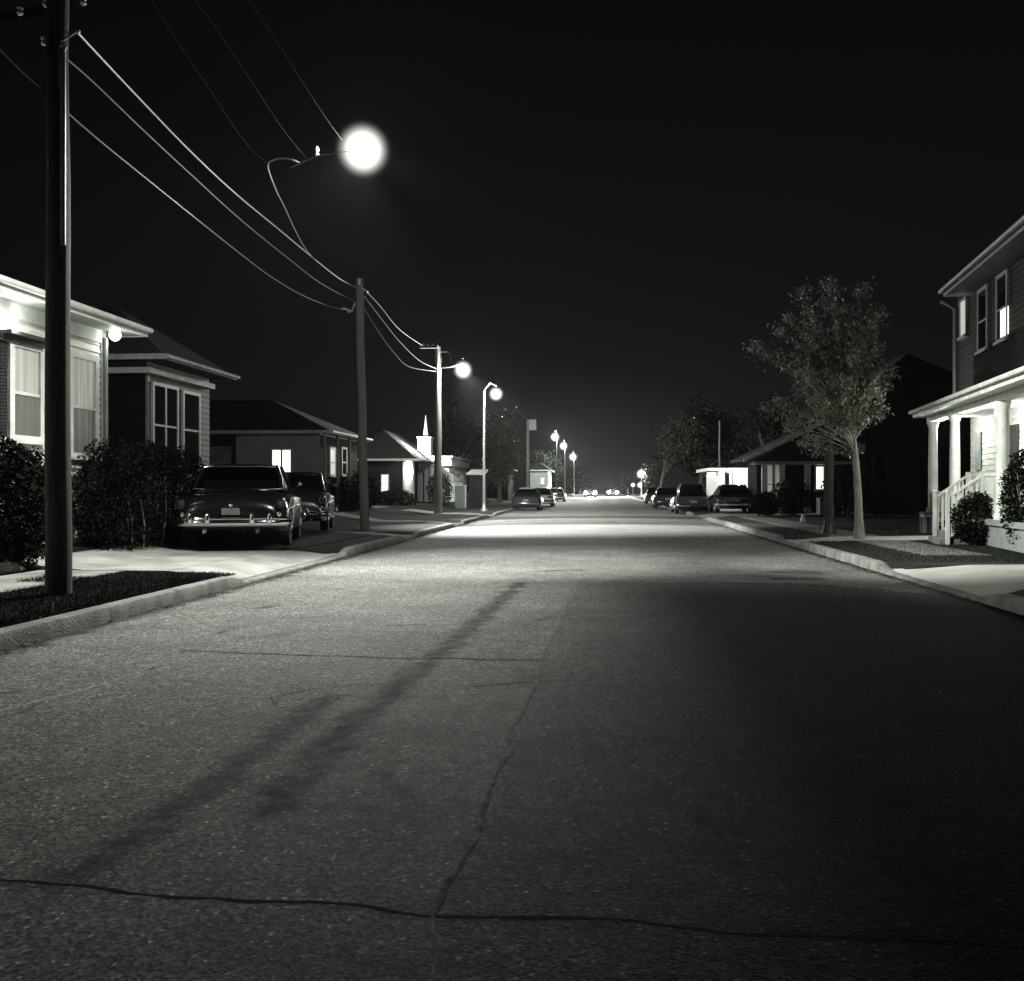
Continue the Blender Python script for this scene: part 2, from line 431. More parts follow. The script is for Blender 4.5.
ribbon('road_seam', [P2(465,691),P2(530,686),P2(600,684)], .010, M['seam'], .04, seed=3)
ribbon('road_seam', [P2(610,582),P2(700,583),P2(800,587),P2(870,589)], .03, M['seam'], .05, seed=4)
ribbon('road_seam', [p for p in seam_pts], .012, M['pale_seam'], .05, seed=5, dz=.0022)
0 and ribbon('road_seam', [P2(545,662),P2(552,640),P2(562,615),P2(580,580)], .012, M['seam'], .05, seed=6, dz=.003)

_c = random.Random(44)
for k_ in range(11):
    p_ = Vector((_c.uniform(-4.6,4.0), _c.uniform(3.4,15))); a_ = _c.uniform(0,3.14); path_ = [p_]
    for _ in range(_c.randint(3,7)):
        a_ += _c.gauss(0,.55); p_ = p_+Vector((math.cos(a_),math.sin(a_)))*_c.uniform(.12,.35)
        if not LX+.1 < p_.x < RX-.1: break
        path_.append(p_)
    if len(path_) > 1: ribbon('road_crack', path_, _c.uniform(.003,.007), M['seam'], .03, .03, 50+k_)
ribbon('worn_line', [P2(-40,724),P2(0,713),P2(60,698),P2(108,685)], .014, M['worn_paint'], .01, seed=8)
# kerbs: lofted profile, dropped at the driveways
def kerb(x, side, y0, y1, drops, name='kerb'):
    mb = MB(); rings = []; y = y0
    while y <= y1+1e-6:
        h = .16
        for a, b in drops:
            if a-.9 < y < b+.9:
                q = min(1, max(0, min(y-(a-.9), (b+.9)-y)/.9)); h = .16-.12*q*q*(3-2*q)
        wob = .02*noise.noise(Vector((y*.5, x, 0)))+.008*noise.noise(Vector((y*2.3, x, 3))); j = .010*noise.noise(Vector((y*3, x, 9)))
        xx = x+wob
        pr = [(-.012,-.05),(-.006,h*.4),(0.002,h-.03),(.012,h-.008+j*.5),(.03,h+j*.6),(.14,h+.006+j*.4),(.155,h+.002),(.165,h-.01),(.165,-.05)]
        rings.append([Vector((xx+side*a, y, b)) for a, b in pr])
        if y >= y1-1e-6: break
        y = min(y1, y + (.15 if y < 40 else 1.5))
    mb.ring_loft(rings, True, True); return struct(name, mb, M['kerb'], True)
LD = [(14.4,19.6),(26.5,27.7),(35.8,37.6),(46.8,49.5)]
RD = [(13.0,16.6),(24.3,26.0),(44.0,50.0)]
yy = [-10, 3.1, 6.1, 10.1]
kl = yy + [14.4-.95, 20.0+.95, 23.5, 26, 32, 40, 60, 100, 300]
for a, b in zip(kl, kl[1:]): kerb(LX, -1, a+.003, b-.003, LD)
for a, b in zip([-10,4,7.5,11,17.9,21,27.5,36,60,100,300],[4,7.5,11,17.9,21,27.5,36,60,100,300]): kerb(RX, 1, a+.003, b-.003, RD)

# lawns either side (gently rising), as strips with a height profile
def dropfac(y, x):
    q = 0
    ax = abs(x)-(5.1 if x < 0 else 4.65)
    e = -.2+1.0*(1-math.sin(min(1,ax/1.1)*math.pi/2))
    for a, b in (LD if x < 0 else RD):
        q = max(q, min(1, max(0, min(y-(a-e), (b+e)-y)/.2+.5)))
    return .13*q*max(0, min(1, (1.55-ax)/.35))
def lawn(side, prof, name):
    mb = MB(); ys = [-20]+[y*.2 for y in range(10, 300)]+[70,90,120,200,400,800]
    rings = []
    for y in ys: rings.append([Vector((x, y, z-dropfac(y,x)+(.008*noise.noise(Vector((x,y,0))) if 2 < y < 60 and abs(x) > 5.6 else 0))) for x, z in prof])
    mb.ring_loft(rings, False, False)
    if side > 0: mb.f = [tuple(reversed(f)) for f in mb.f]
    return struct(name, mb, M['lawn'], True)
LPROF = [(-5.265,.13),(-5.6,.15),(-6.25,.15),(-6.6,.15),(-7,.15),(-8.4,.16),(-9.0,.28),(-9.8,.45),(-12,.5),(-30,.6),(-150,.6)]
RPROF = [(4.815,.13),(5.2,.15),(5.8,.15),(6.2,.155),(7.2,.16),(8.5,.2),(12,.25),(30,.35),(150,.5)]
lawn(-1, LPROF, 'lawn'); lawn(1, RPROF, 'lawn')
def lz(x):
    pr = LPROF if x < 0 else RPROF
    pr2 = sorted(pr)
    for (a, za), (b, zb) in zip(pr2, pr2[1:]):
        if a <= x <= b: return za+(zb-za)*(x-a)/(b-a)
    return .15

def slab(name, outline, z, mat, thick=.06, joints=None):
    """flat paving from an outline, standing a little proud of the grass"""
    mb = MB(); n = len(outline)
    zf = z if callable(z) else (lambda x, y: z)
    top = [(p[0], p[1], zf(p[0],p[1])) for p in outline]; bot = [(a,b,c_-thick) for a,b,c_ in top]
    mb.v = top+bot; mb.f.append(tuple(range(n)))
    for k in range(n): mb.f.append((k, n+k, n+(k+1)%n, (k+1)%n))
    return struct(name, mb, mat)
# left pavement in flags, driveway apron, walks
y = 2.0
while y < 14.2:
    slab('sidewalk', [(-8.35,y+.008),(-7.05,y+.008),(-7.05,min(y+1.5,14.35)-.008),(-8.35,min(y+1.5,14.35)-.008)], .168, M['concrete']); y += 1.5
def drop_z(x0, z0, x1, z1):
    return lambda x, y: z0+(z1-z0)*max(0, min(1, (x-x0)/(x1-x0)))
def apron(ya, yb, x_in, side, flare=.8, far=None):
    kx = LX-.165 if side < 0 else RX+.165
    mat = M['lit_concrete' if side > 0 else 'concrete']; rnd = 5
    cut = kx+side*1.1
    pts = [(kx, ya-flare)]
    for k in range(1, rnd+1):
        q = k/rnd; pts.append((kx+side*1.1*q, ya-flare*(1-math.sin(q*math.pi/2))))
    pts2 = [(x, yb+(ya-y)) for x, y in pts][::-1]
    out = pts+pts2
    if side > 0: pass
    zf = lambda x, y: .052+(.166-.052)*min(1, abs(x-kx)/1.1)
    if side > 0: out = out
    slab('driveway', out if side > 0 else out[::-1], zf, mat)
    a, b = sorted((cut+side*.008, x_in)); zz = max(lz(a), lz(b))
    n = max(1, int(round((b-a)/1.6)))
    for k in range(n):
        p, q = a+(b-a)*k/n+.006, a+(b-a)*(k+1)/n-.006
        slab('driveway', [(p,ya),(q,ya),(q,yb),(p,yb)], lambda x, y: max(.168, lz(x)+.014), mat)
apron(14.4, 19.6, -9.0, -1, .9)
apron(26.5, 27.7, -9.2, -1, .6); apron(35.8, 37.6, -9.8, -1, .8); apron(46.8, 49.5, -12, -1, 1.0)
apron(13.0, 16.6, 13, 1, .9); apron(24.3, 26.0, 8.9, 1, .7); apron(45, 50, 12, 1, 1.0)
# gravel parking bay by the old sedan
slab('gravel_bay', [(-9.6,19.62),(-6.6,19.62),(-6.1,20.3),(-6.0,26.1),(-9.6,26.1)], lambda x,y: max(.168, lz(x)+.015), M['dirt'])
# right-hand pavement lengths
for a, b in ((19,24.2),(26.1,30),(30,36),(36,44.8)):
    slab('sidewalk', [(6.0,a+.01),(7.2,a+.01),(7.2,b-.01),(6.0,b-.01)], .17, M['concrete_dull'])

# grass blades on the nearer verges
def blades(name, regs, label):
    mb = MB(); V = mb.v; Fc = mb.f; rnd = random.Random(3)
    for x0, x1, y0, y1, n, h in regs:
        for _ in range(n):
            x, y = rnd.uniform(x0,x1), rnd.uniform(y0,y1)
            hh = h*rnd.uniform(.5,1.2); a = rnd.uniform(0,6.28); dx, dy = math.cos(a)*.0045, math.sin(a)*.0045
            lx, ly = rnd.gauss(0,.35)*hh, rnd.gauss(0,.35)*hh; z = lz(x)-.005; i = len(V)
            V += [(x-dx,y-dy,z),(x+dx,y+dy,z),(x+lx,y+ly,z+hh)]; Fc.append((i,i+1,i+2))
    return stuff(name, mb, M['grass'], label, 'grass')
blades('grass', [(-7.03,-5.3,5.5,14.3,60000,.036),(-5.6,-5.27,5.5,13.6,5000,.045),(-9.3,-8.37,9,17,15000,.045),(-7.12,-7.02,5.5,14,2500,.04),
                 (-7.6,-6.9,12.5,13.2,1500,.07)], 'dark mown grass on the left verge and around the near pole')
blades('grass', [(4.9,13,17.2,24,36000,.045),(5.2,9,9,12.5,9000,.05),(4.9,12,26.5,32,9000,.06)], 'dark mown grass on the right-hand lawns by the porch house')

def litter():
    rnd = random.Random(11); mb = MB(); V, Fc = mb.v, mb.f
    def leaf(x, y, z, L_):
        a = rnd.uniform(0,6.28); u = Vector((math.cos(a),math.sin(a),rnd.uniform(-.15,.3))); v = Vector((-math.sin(a),math.cos(a),rnd.uniform(-.2,.35)))
        p = Vector((x,y,z)); i = len(V)
        V.extend([tuple(p-u*L_), tuple(p-v*L_*.5+Vector((0,0,.004))), tuple(p+u*L_), tuple(p+v*L_*.5+Vector((0,0,.006)))]); Fc.append((i,i+1,i+2,i+3))
    for _ in range(1500):
        y = rnd.uniform(3,40); d = abs(rnd.gauss(0,.13))+.015
        if noise.noise(Vector((y*.8,1,2))) < -.1: continue
        leaf(LX+d, y, rz(LX+d)+.012, rnd.uniform(.012,.035))
    for _ in range(1300):
        y = rnd.uniform(7,40); d = abs(rnd.gauss(0,.16))+.015
        if noise.noise(Vector((y*.8,5,2))) < -.1: continue
        leaf(RX-d, y, rz(RX-d)+.012, rnd.uniform(.012,.035))
    for _ in range(160):
        x = rnd.uniform(-4.8,4.4); y = rnd.uniform(3,30); leaf(x, y, rz(x)+.012, rnd.uniform(.008,.022))
    stuff('leaf_litter', mb, M['litter'], 'dark leaf litter scattered along both gutters', 'leaf litter')
litter()
# ------------------------------------------------------------------ buildings: helpers
def siding(mb, o, u, n, a0, a1, z0, z1, h=.13, lap=.02):
    o = Vector(o); z = z0; Z = Vector((0,0,1))
    while z < z1-1e-3:
        zt = min(z+h, z1)
        A = o+u*a0; B = o+u*a1
        mb.face([A+n*lap+Z*z, B+n*lap+Z*z, B+n*.002+Z*zt, A+n*.002+Z*zt])
        mb.face([A+Z*z, B+Z*z, B+n*lap+Z*z, A+n*lap+Z*z])
        z = zt
def window(th, o, u, n, a0, a1, z0, z1, fw=.09, pane='dark_glass', frame='trim', curtain=None, sash=True, mull=False, sill=True, out=.075):
    """a window set on the wall plane through o; parts frame > pane, curtain, sill"""
    f = MB()
    f.obox(o,u,n,a0-fw,a0,0,out,z0-fw*.5,z1+fw); f.obox(o,u,n,a1,a1+fw,0,out,z0-fw*.5,z1+fw)
    f.obox(o,u,n,a0,a1,0,out,z1,z1+fw); f.obox(o,u,n,a0,a1,0,out,z0-fw*.5,z0)
    if sash: zm=(z0+z1)/2-.03; f.obox(o,u,n,a0,a1,.0,out-.012,zm-.025,zm+.025)
    if mull:
        am=(a0+a1)/2; f.obox(o,u,n,am-.035,am+.035,.001,out-.006,z0,z1)
    fo = th.part('window', f, M[frame])
    g = MB(); P = Vector(o)
    d = .052
    g.face([P+u*a0+n*d+Vector((0,0,z0)),P+u*a1+n*d+Vector((0,0,z0)),P+u*a1+n*d+Vector((0,0,z1)),P+u*a0+n*d+Vector((0,0,z1))])
    if curtain:
        cmb = MB(); k = max(6, int((a1-a0)/.03)); rows = [[],[]]
        for j in range(k+1):
            a = a0+(a1-a0)*j/k; dd = .038+.006*math.sin(j*1.1)+.003*math.sin(j*2.7)
            rows[0].append(P+u*a+n*dd+Vector((0,0,z0))); rows[1].append(P+u*a+n*dd+Vector((0,0,z1)))
        cmb.ring_loft(rows, False, False)
        sub(fo, 'curtain', cmb, M[curtain], th=th); sub(fo, 'pane', g, M['pane'], th=th)
        if frame == 'white':
            sc = MB(); zm = (z0+z1)/2-.05; sc.face([P+u*(a0+.01)+n*.060+Vector((0,0,z0)),P+u*(a1-.01)+n*.060+Vector((0,0,z0)),P+u*(a1-.01)+n*.060+Vector((0,0,zm)),P+u*(a0+.01)+n*.060+Vector((0,0,zm))])
            sub(fo, 'insect_screen', sc, M['screen'], th=th)
    else: sub(fo, 'pane', g, M[pane], th=th)
    if sill:
        s = MB(); s.obox(o,u,n,a0-fw-.04,a1+fw+.04,.003,out+.05,z0-fw*.5-.07,z0-fw*.5-.003); sub(fo, 'sill', s, M[frame], th=th)
    return fo
def hip(th, x0, x1, y0, y1, z, rise, ridge_frac=.5, mat='roof', fascia='trim', fh=.16, gut=True, soff='trim'):
    lx, ly = x1-x0, y1-y0
    half = min(lx, ly)/2
    if ly >= lx: r0, r1 = ((x0+x1)/2, y0+half, z+rise), ((x0+x1)/2, y1-half, z+rise)
    else: r0, r1 = (x0+half, (y0+y1)/2, z+rise), (x1-half, (y0+y1)/2, z+rise)
    A,B,C,D = (x0,y0,z),(x1,y0,z),(x1,y1,z),(x0,y1,z)
    m = MB()
    if ly >= lx: fs = [[A,B,r0],[B,C,r1,r0],[C,D,r1],[D,A,r0,r1]]
    else: fs = [[A,B,r1,r0],[B,C,r1],[C,D,r0,r1],[D,A,r0]]
    for q in fs: m.face(q)
    rf = th.part('roof', m, M[mat])
    f = MB(); e = .05
    f.box(x0-e,x1+e,y0-e,y0,z-fh,z+.012); f.box(x0-e,x1+e,y1,y1+e,z-fh,z+.012)
    f.box(x0-e,x0,y0,y1,z-fh,z+.012); f.box(x1,x1+e,y0,y1,z-fh,z+.012)
    sub(rf, 'fascia', f, M[fascia], th=th)
    s = MB(); s.box(x0,x1,y0,y1,z-fh+.01,z-fh+.03); sub(rf, 'soffit', s, M[soff], th=th)
    if gut:
        g = MB(); gx = x1+e+.01 if x0 < 0 else x0-e-.01; sg = 1 if x0 < 0 else -1
        g.tube([(gx+sg*.05,y0-e,z-.05),(gx+sg*.05,y1+e,z-.05)], .055, 10); sub(rf, 'gutter', g, M[fascia], True, th=th)
    return rf
UY = Vector((0,1,0)); NX = Vector((1,0,0)); UX = Vector((1,0,0)); NMY = Vector((0,-1,0))

def light(name, loc, power, radius=.06, parent=None, spot=None, aim=None, blend=.6, col=(.97,1,.925), scl=None):
    d = bpy.data.lights.new(name, 'SPOT' if spot else 'POINT'); d.energy = power; d.shadow_soft_size = radius; d.color = col
    if spot: d.spot_size = R(spot); d.spot_blend = blend
    o = bpy.data.objects.new(name, d); COL.objects.link(o)
    if parent is not None:
        o.parent = parent.obj; loc = parent.matrix_world_inv @ Vector(loc)
        if aim is not None: aim = parent.matrix_world_inv @ Vector(aim)
    o.location = loc
    if scl: o.scale = scl
    if aim is not None: o.rotation_euler = (Vector(aim)-Vector(loc)).to_track_quat('-Z','Y').to_euler()
    return o

# ------------------------------------------------------------------ HOUSE 1: lit cream bungalow, left edge
hx = -9.6
yend, Dend = on_x(103, hx)
h1 = Thing('bungalow', 'cream clapboard bungalow at the left edge, brightly lit under its eave', 'house', (hx, 12, .4))
w1 = MB(); w1.box(-17, hx, 4, yend, .3, 4.46)
wall = h1.part('wall', w1, M['siding'])
s = MB(); siding(s, (hx,4,0), UY, NX, 0, yend-4-.16, 1.2, 4.2, .14, .034); 
sub(wall, 'clapboards', s, M['siding'], th=h1)
s = MB(); siding(s, (hx+.05,4,0), UY, NX, 0, yend-4, .35, 1.18, .13, .03); s.box(hx,hx+.05,4,yend,.3,1.18)
s.obox((hx,4,0),UY,NX,0,yend-4,0,.09,1.182,1.24); h1.part('skirting_boards', s, M['white_old'])
s = MB(); s.box(hx+.001,hx+.05,yend-.16,yend+.03,1.25,4.45); h1.part('corner_board', s, M['grey_trim'])
s = MB(); s.tube([(hx+.10,yend-.08,4.3),(hx+.10,yend-.08,.5)],.04,8); h1.part('downpipe', s, M['grey_trim'], True)
s = MB(); s.obox((hx,4,0),UY,NX,0,yend-4-.17,.003,.06,4.2,4.45); h1.part('frieze_board', s, M['white'])
ye, De = on_x(147, -9.0)
hip(h1, -17.4, -9.05, 3.4, ye, 4.6, 1.6, soff='grey_trim', fascia='white', fh=.17)
def wx(px, x): return on_x(px, x)[0]
ya, yb = wx(10,hx), wx(36,hx); Dm = on_x(24,hx)[1]
window(h1, (hx,0,0), UY, NX, ya, yb, zof(437,on_x(36,hx)[1]), zof(352,on_x(36,hx)[1]), .13, curtain='curtain', frame='white', out=.085)
s = MB()
sh0, sh1 = wx(-6,hx), wx(4,hx)
z0,z1 = zof(437,on_x(36,hx)[1]), zof(352,on_x(36,hx)[1])
s.obox((hx,0,0),UY,NX,sh0,sh1,.02,.06,z0-.05,z1+.05); 
for k in range(26): s.obox((hx,0,0),UY,NX,sh0+.05,sh1-.05,.058,.075,z0+.03+k*(z1-z0-.06)/26,z0+.06+k*(z1-z0-.06)/26)
h1.part('shutter', s, M['shutter'])
s = MB(); s.obox((hx,0,0),UY,NX,sh0,wx(35,hx)+.1,.072,.30,z1+.14,z1+.2); s.obox((hx,0,0),UY,NX,sh0,wx(35,hx)+.1,.072,.16,z1+.06,z1+.14); h1.part('window_hood', s, M['shutter'])
ya, yb = wx(69,hx), wx(92,hx)
window(h1, (hx,0,0), UY, NX, ya, yb, 2.05, zof(362,on_x(92,hx)[1]), .12, curtain='curtain', frame='white', out=.085)
# eave lamps
p = Vector((hx+.16, wx(9,hx+.16), 4.02))
e1 = Thing('eave_lamp', 'bright lamp fixed under the bungalow eave at the left edge', 'lamp', (p.x-.15,p.y,p.z))
s = MB(); s.box(p.x-.158,p.x-.10,p.y-.06,p.y+.06,p.z+.06,p.z+.18); s.tube([(p.x-.1,p.y,p.z+.15),(p.x+.02,p.y,p.z+.19)],.018,8); e1.part('bracket', s, M['white'])
s = MB(); s.ball(p+Vector((.03,0,.09)), .10); e1.part('bulb', s, M['bulb'], True)
light('eave_light', p+Vector((.16,.0,-.04)), 42, .06, e1)
q = pt(115,335,on_x(115,-9.35)[1])
e2 = Thing('eave_lamp', 'round globe lamp on the corner of the bungalow eave', 'lamp', (q.x-.1,q.y,q.z+.1))
s = MB(); s.ball(q, .115); e2.part('globe', s, em('corner_globe_glow', CREAM, 3.5), True)
s = MB(); s.tube([(hx+.06,yend-.05,q.z+.18),(hx+.16,yend,q.z+.16),(q.x,q.y,q.z+.16),(q.x,q.y,q.z+.10)],.014,8); s.lathe([(.03,.085),(.055,.095),(.055,.13),(.02,.15)],(q.x,q.y,q.z)); e2.part('bracket', s, M['grey_trim'])
light('corner_light', q+Vector((.05,-.05,-.17)), 9, .04, e2)
# steps beside the bungalow shrub
st = Thing('concrete_steps', 'low concrete steps at the left edge in front of the bungalow', 'steps', (-8.9,13.6,.18))
s = MB(); s.box(-9.5,-8.75,12.4,14.1,.10,.52); s.box(-8.75,-8.42,12.4,14.1,.10,.34); 
st.part('treads', s, M['concrete_dull'])

# ------------------------------------------------------------------ HOUSE 2: dark green house with bay
x2 = -11.0
y0_, D0_ = on_x(147,x2); y1_, D1_ = on_x(209,x2)
h2 = Thing('clapboard_house', 'grey-green clapboard house with white-framed windows behind the hedge', 'house', (x2,26,.45))
s = MB(); s.box(-18,x2,y0_,y1_,.3,4.5); wall = h2.part('wall', s, M['green_siding'])
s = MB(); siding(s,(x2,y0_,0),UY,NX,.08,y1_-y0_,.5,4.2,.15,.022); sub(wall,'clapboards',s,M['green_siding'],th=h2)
s = MB(); siding(s,(-18,y0_,0),UX,NMY,0,6.95,.5,4.2,.15,.022); h2.part('end_wall',s,M['shaded_wall'])  # shade of the end wall painted in as a near-black colour
s = MB(); s.box(x2-.02,x2+.035,y0_-.035,y0_+.08,.5,4.2); h2.part('corner_board', s, M['grey_trim'])
s = MB(); s.box(-18,x2+.18,y0_-.2,y0_,4.2,4.34); s.box(x2,x2+.18,y0_,y1_,4.2,4.34); h2.part('trim_board', s, M['white'])
ye2, De2 = on_x(236,-10.35)
hip(h2, -18.3, -10.4, y0_-.4, ye2, 4.62, 1.6, fascia='white_old', fh=.12, soff='dark_wall')
window(h2,(x2,0,0),UY,NX, wx(151,x2)+.05, wx(175,x2), 2.05, zof(388,on_x(165,x2)[1]), .08, mull=True, frame='trim')
window(h2,(x2,0,0),UY,NX, wx(182,x2), wx(197,x2), 2.05, zof(395,on_x(190,x2)[1]), .08, curtain='dim_curtain', frame='trim')

# ------------------------------------------------------------------ HOUSE 3
x3 = -10.9
ya3, Da3 = on_x(320,x3)
h3 = Thing('low_bungalow', 'low bungalow beyond the parked sedan with one lit double window', 'house', (x3,45,.5))
xl = on_y(236,ya3)[0]
yz3 = wx(357,x3) if False else on_x(357,x3)[0]
s = MB(); s.box(xl,x3,ya3,yz3,.3,3.6); s.box(xl-6,xl,ya3+2,ya3+12,.3,3.6); wall = h3.part('wall', s, M['grey_siding'])
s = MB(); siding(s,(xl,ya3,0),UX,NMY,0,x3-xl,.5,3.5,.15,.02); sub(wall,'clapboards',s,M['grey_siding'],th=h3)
s = MB(); siding(s,(x3,ya3,0),UY,NX,0,yz3-ya3,.5,3.5,.15,.02); h3.part('street_wall', s, M['dark_wall'])  # street side's shade put into a darker siding colour
hip(h3, xl-6.5, x3+.5, ya3-.45, yz3+.3, zof(431,Da3), 1.5, fascia='white', fh=.11, soff='grey_trim')
a0 = on_y(273,ya3)[0]-xl; a1 = on_y(291,ya3)[0]-xl
window(h3,(xl,ya3,0),UX,NMY,a0,a1,zof(476,Da3),zof(450,Da3),.07,pane='lit',mull=True,sash=False)
for pa, pb, pn in ((329,334,'lit2'),(341,345,'dark_glass')):
    Dq = on_x(pa,x3)[1]; window(h3,(x3,0,0),UY,NX,wx(pa,x3),wx(pb,x3),zof(474,Dq),zof(449,Dq),.09,pane=pn)
for yy_ in (wx(325,x3+.4), wx(338,x3+.4), wx(350,x3+.4)):
    s = MB(); s.tube([(x3+.38,yy_,.4),(x3+.38,yy_,zof(431,Da3)-.1)],.06,8); h3.part('porch_post', s, M['grey_trim'])

# ------------------------------------------------------------------ HOUSE 4
x4 = -11.3
y4, D4 = on_x(413,x4)
h4 = Thing('hipped_bungalow', 'small hipped-roof bungalow with a lit porch beside the white church', 'house', (x4,60,.5))
xa = on_y(340,y4)[0]; xm = on_y(403,y4)[0]
s = MB(); s.box(xa,xm,y4,y4+9,.3,3.1); wall = h4.part('wall', s, M['dark_wall'])
s = MB(); s.box(xm,x4,y4+.4,y4+.5,.3,3.1); s.box(xm,xm+.12,y4-.05,y4+.4,.3,3.0); s.box(x4-.12,x4,y4-.05,y4+.4,.3,3.0); h4.part('porch_wall', s, M['white'])
hip(h4, xa-.3, x4+.35, y4-.6, y4+9.3, zof(459,D4), 1.9, fascia='white', fh=.12, soff='white')
window(h4,(xa,y4,0),UX,NMY,on_y(382,y4)[0]-xa,on_y(388,y4)[0]-xa,zof(491,D4),zof(475,D4),.06,pane='lit',sash=True)
pl4 = Thing('porch_lamp', 'small lamp on the porch of the hipped-roof bungalow', 'lamp', (xm+.5,y4+.35,2.7))
s = MB(); s.ball((xm+.45,y4+.1,2.6),.08); s.tube([(xm+.45,y4+.42,2.72),(xm+.45,y4+.1,2.72),(xm+.45,y4+.1,2.66)],.015,6); pl4.part('bulb', s, M['bulb'], True)
light('porch_light', (xm+.45,y4-.15,2.4), 60, .05, pl4)

# ------------------------------------------------------------------ small white church
yc = 66.0
cxa = on_y(413,yc)[0]; cxb = on_y(452,yc)[0]; Dc = on_y(430,yc)[1]
ch = Thing('church', 'small white church with a square belfry and thin spire', 'church', ((cxa+cxb)/2,yc,.2))
s = MB(); s.box(cxa,cxb-.2,yc,yc+9,.2,zof(466,Dc)); ch.part('wall', s, M['white'])
s = MB(); s.box(cxa-.15,cxb,yc-.3,yc+9.2,zof(466,Dc),zof(458,Dc)); s.box(cxa-.3,cxb+.12,yc-.45,yc+9.3,zof(458,Dc)+.002,zof(456,Dc)); ch.part('cornice', s, M['white'])
tx0, tx1 = on_y(417,yc)[0], on_y(430,yc)[0]
s = MB(); s.box(tx0,tx1,yc+.2,yc+1.1,zof(456,Dc),zof(437,Dc)); s.box(tx0-.06,tx1+.06,yc+.14,yc+1.16,zof(438,Dc),zof(436.5,Dc)); bf = ch.part('belfry', s, M['white'])
s = MB(); q0 = on_y(424,yc)[0]; s.lathe([(.20,0),(.14,.5),(.02,1.5)],(q0,yc+.65,zof(437,Dc)),8); sub(bf,'spire',s,M['white'],th=ch)
s = MB()
for px_ in (419,422,426,430.5): xq = on_y(px_,yc)[0]; s.tube([(xq,yc-.25,.2),(xq,yc-.25,zof(466,Dc))],.10,10)
ch.part('columns', s, M['grey_trim'])
s = MB(); s.box(on_y(419.5,yc)[0],on_y(426,yc)[0],yc-.06,yc-.01,.2,2.5); ch.part('door', s, M['iron'])
s = MB(); s.box(cxa-.2,on_y(433,yc)[0],yc-1.0,yc-.1,.12,.34); ch.part('step', s, M['white_old'])
cl = Thing('porch_lamp', 'small lamp added on the front of the white church to brighten it', 'lamp', (cxa+.4,yc-.02,3.0))
s = MB(); s.ball((cxa+.45,yc-.18,2.9),.08); s.tube([(cxa+.45,yc,3.0),(cxa+.45,yc-.18,3.0)],.015,6); cl.part('bulb', s, M['bulb'], True)
light('church_fill', (cxa+.45,yc-2.2,4.0), 1300, .05, cl)  # added light standing out in front to brighten the church

# roadside boxes and far left buildings
def cabinet():
    D = 60; a = pt(455,508,D); b = pt(466,508,D)
    t_ = Thing('utility_cabinet', 'grey-green utility cabinet standing on the verge past the third pole', 'cabinet', ((a.x+b.x)/2,a.y,.15))
    s = MB(); s.box(a.x,b.x,a.y,a.y+.6,.15,zof(485,D)-.05); t_.part('body', s, M['cabinet'])
    s = MB(); s.box(a.x-.03,b.x+.03,a.y-.03,a.y+.63,zof(485,D)-.05,zof(485,D)); t_.part('top', s, M['galv'])
    s = MB(); s.box(b.x-.06,b.x+.012,a.y-.02,a.y-.004,.2,zof(485,D)-.06); t_.part('door_edge', s, M['galv'])
cabinet()
def shed():
    D = 64; a = pt(469,508,D); b = pt(483,508,D)
    t_ = Thing('garden_shed', 'dark shed with a pale roof edge behind the thin lamp post', 'shed', ((a.x+b.x)/2,a.y,.15))
    s = MB(); s.box(a.x,b.x,a.y,a.y+2.2,.12,zof(475,D)); t_.part('wall', s, M['dark_wall'])
    s = MB(); z=zof(475,D); s.hexa([(a.x-.15,a.y-.15,z),(b.x+.1,a.y-.15,z),(b.x+.1,a.y+2.3,z+.3),(a.x-.15,a.y+2.3,z+.3),(a.x-.15,a.y-.15,z+.1),(b.x+.1,a.y-.15,z+.1),(b.x+.1,a.y+2.3,z+.4),(a.x-.15,a.y+2.3,z+.4)]); t_.part('roof', s, M['white_old'])
shed()
def far_house(D, px0, px1, py_e, py_r, wallm, label, roofm='roof', wins=(), depth=8, name='house', fasc='trim', fh=.12, gable=False, wframe='trim'):
    a = pt(px0,500,D); b = pt(px1,500,D); z = zof(py_e,D)
    t_ = Thing(name, label, 'house', ((a.x+b.x)/2, a.y, .2))
    y = max(a.y,b.y)
    s = MB(); s.box(a.x,b.x,y,y+depth,.12,z-.02); t_.part('wall', s, M[wallm])
    hip(t_, a.x-.35, b.x+.35, y-.4, y+depth+.3, z, zof(py_r,D)-z, mat=roofm, fascia=fasc, fh=fh, soff='dark_wall', gut=False)
    for p0, p1, q0, q1, pn in wins:
        window(t_, (a.x,y,0), UX, NMY, on_y(p0,y)[0]-a.x, on_y(p1,y)[0]-a.x, zof(q1,D), zof(q0,D), .07, pane=pn, sash=True, frame=wframe)
    return t_
far_house(95, 486, 508, 469, 462, 'dark_wall', 'pale-roofed garage far down the left side under the trees', roofm='white_old', depth=6, name='garage')
far_house(110, 530, 548, 470, 462, 'grey_siding', 'distant bungalow on the left beyond the parked cars', wins=((541,544,478,484,'lit2'),))

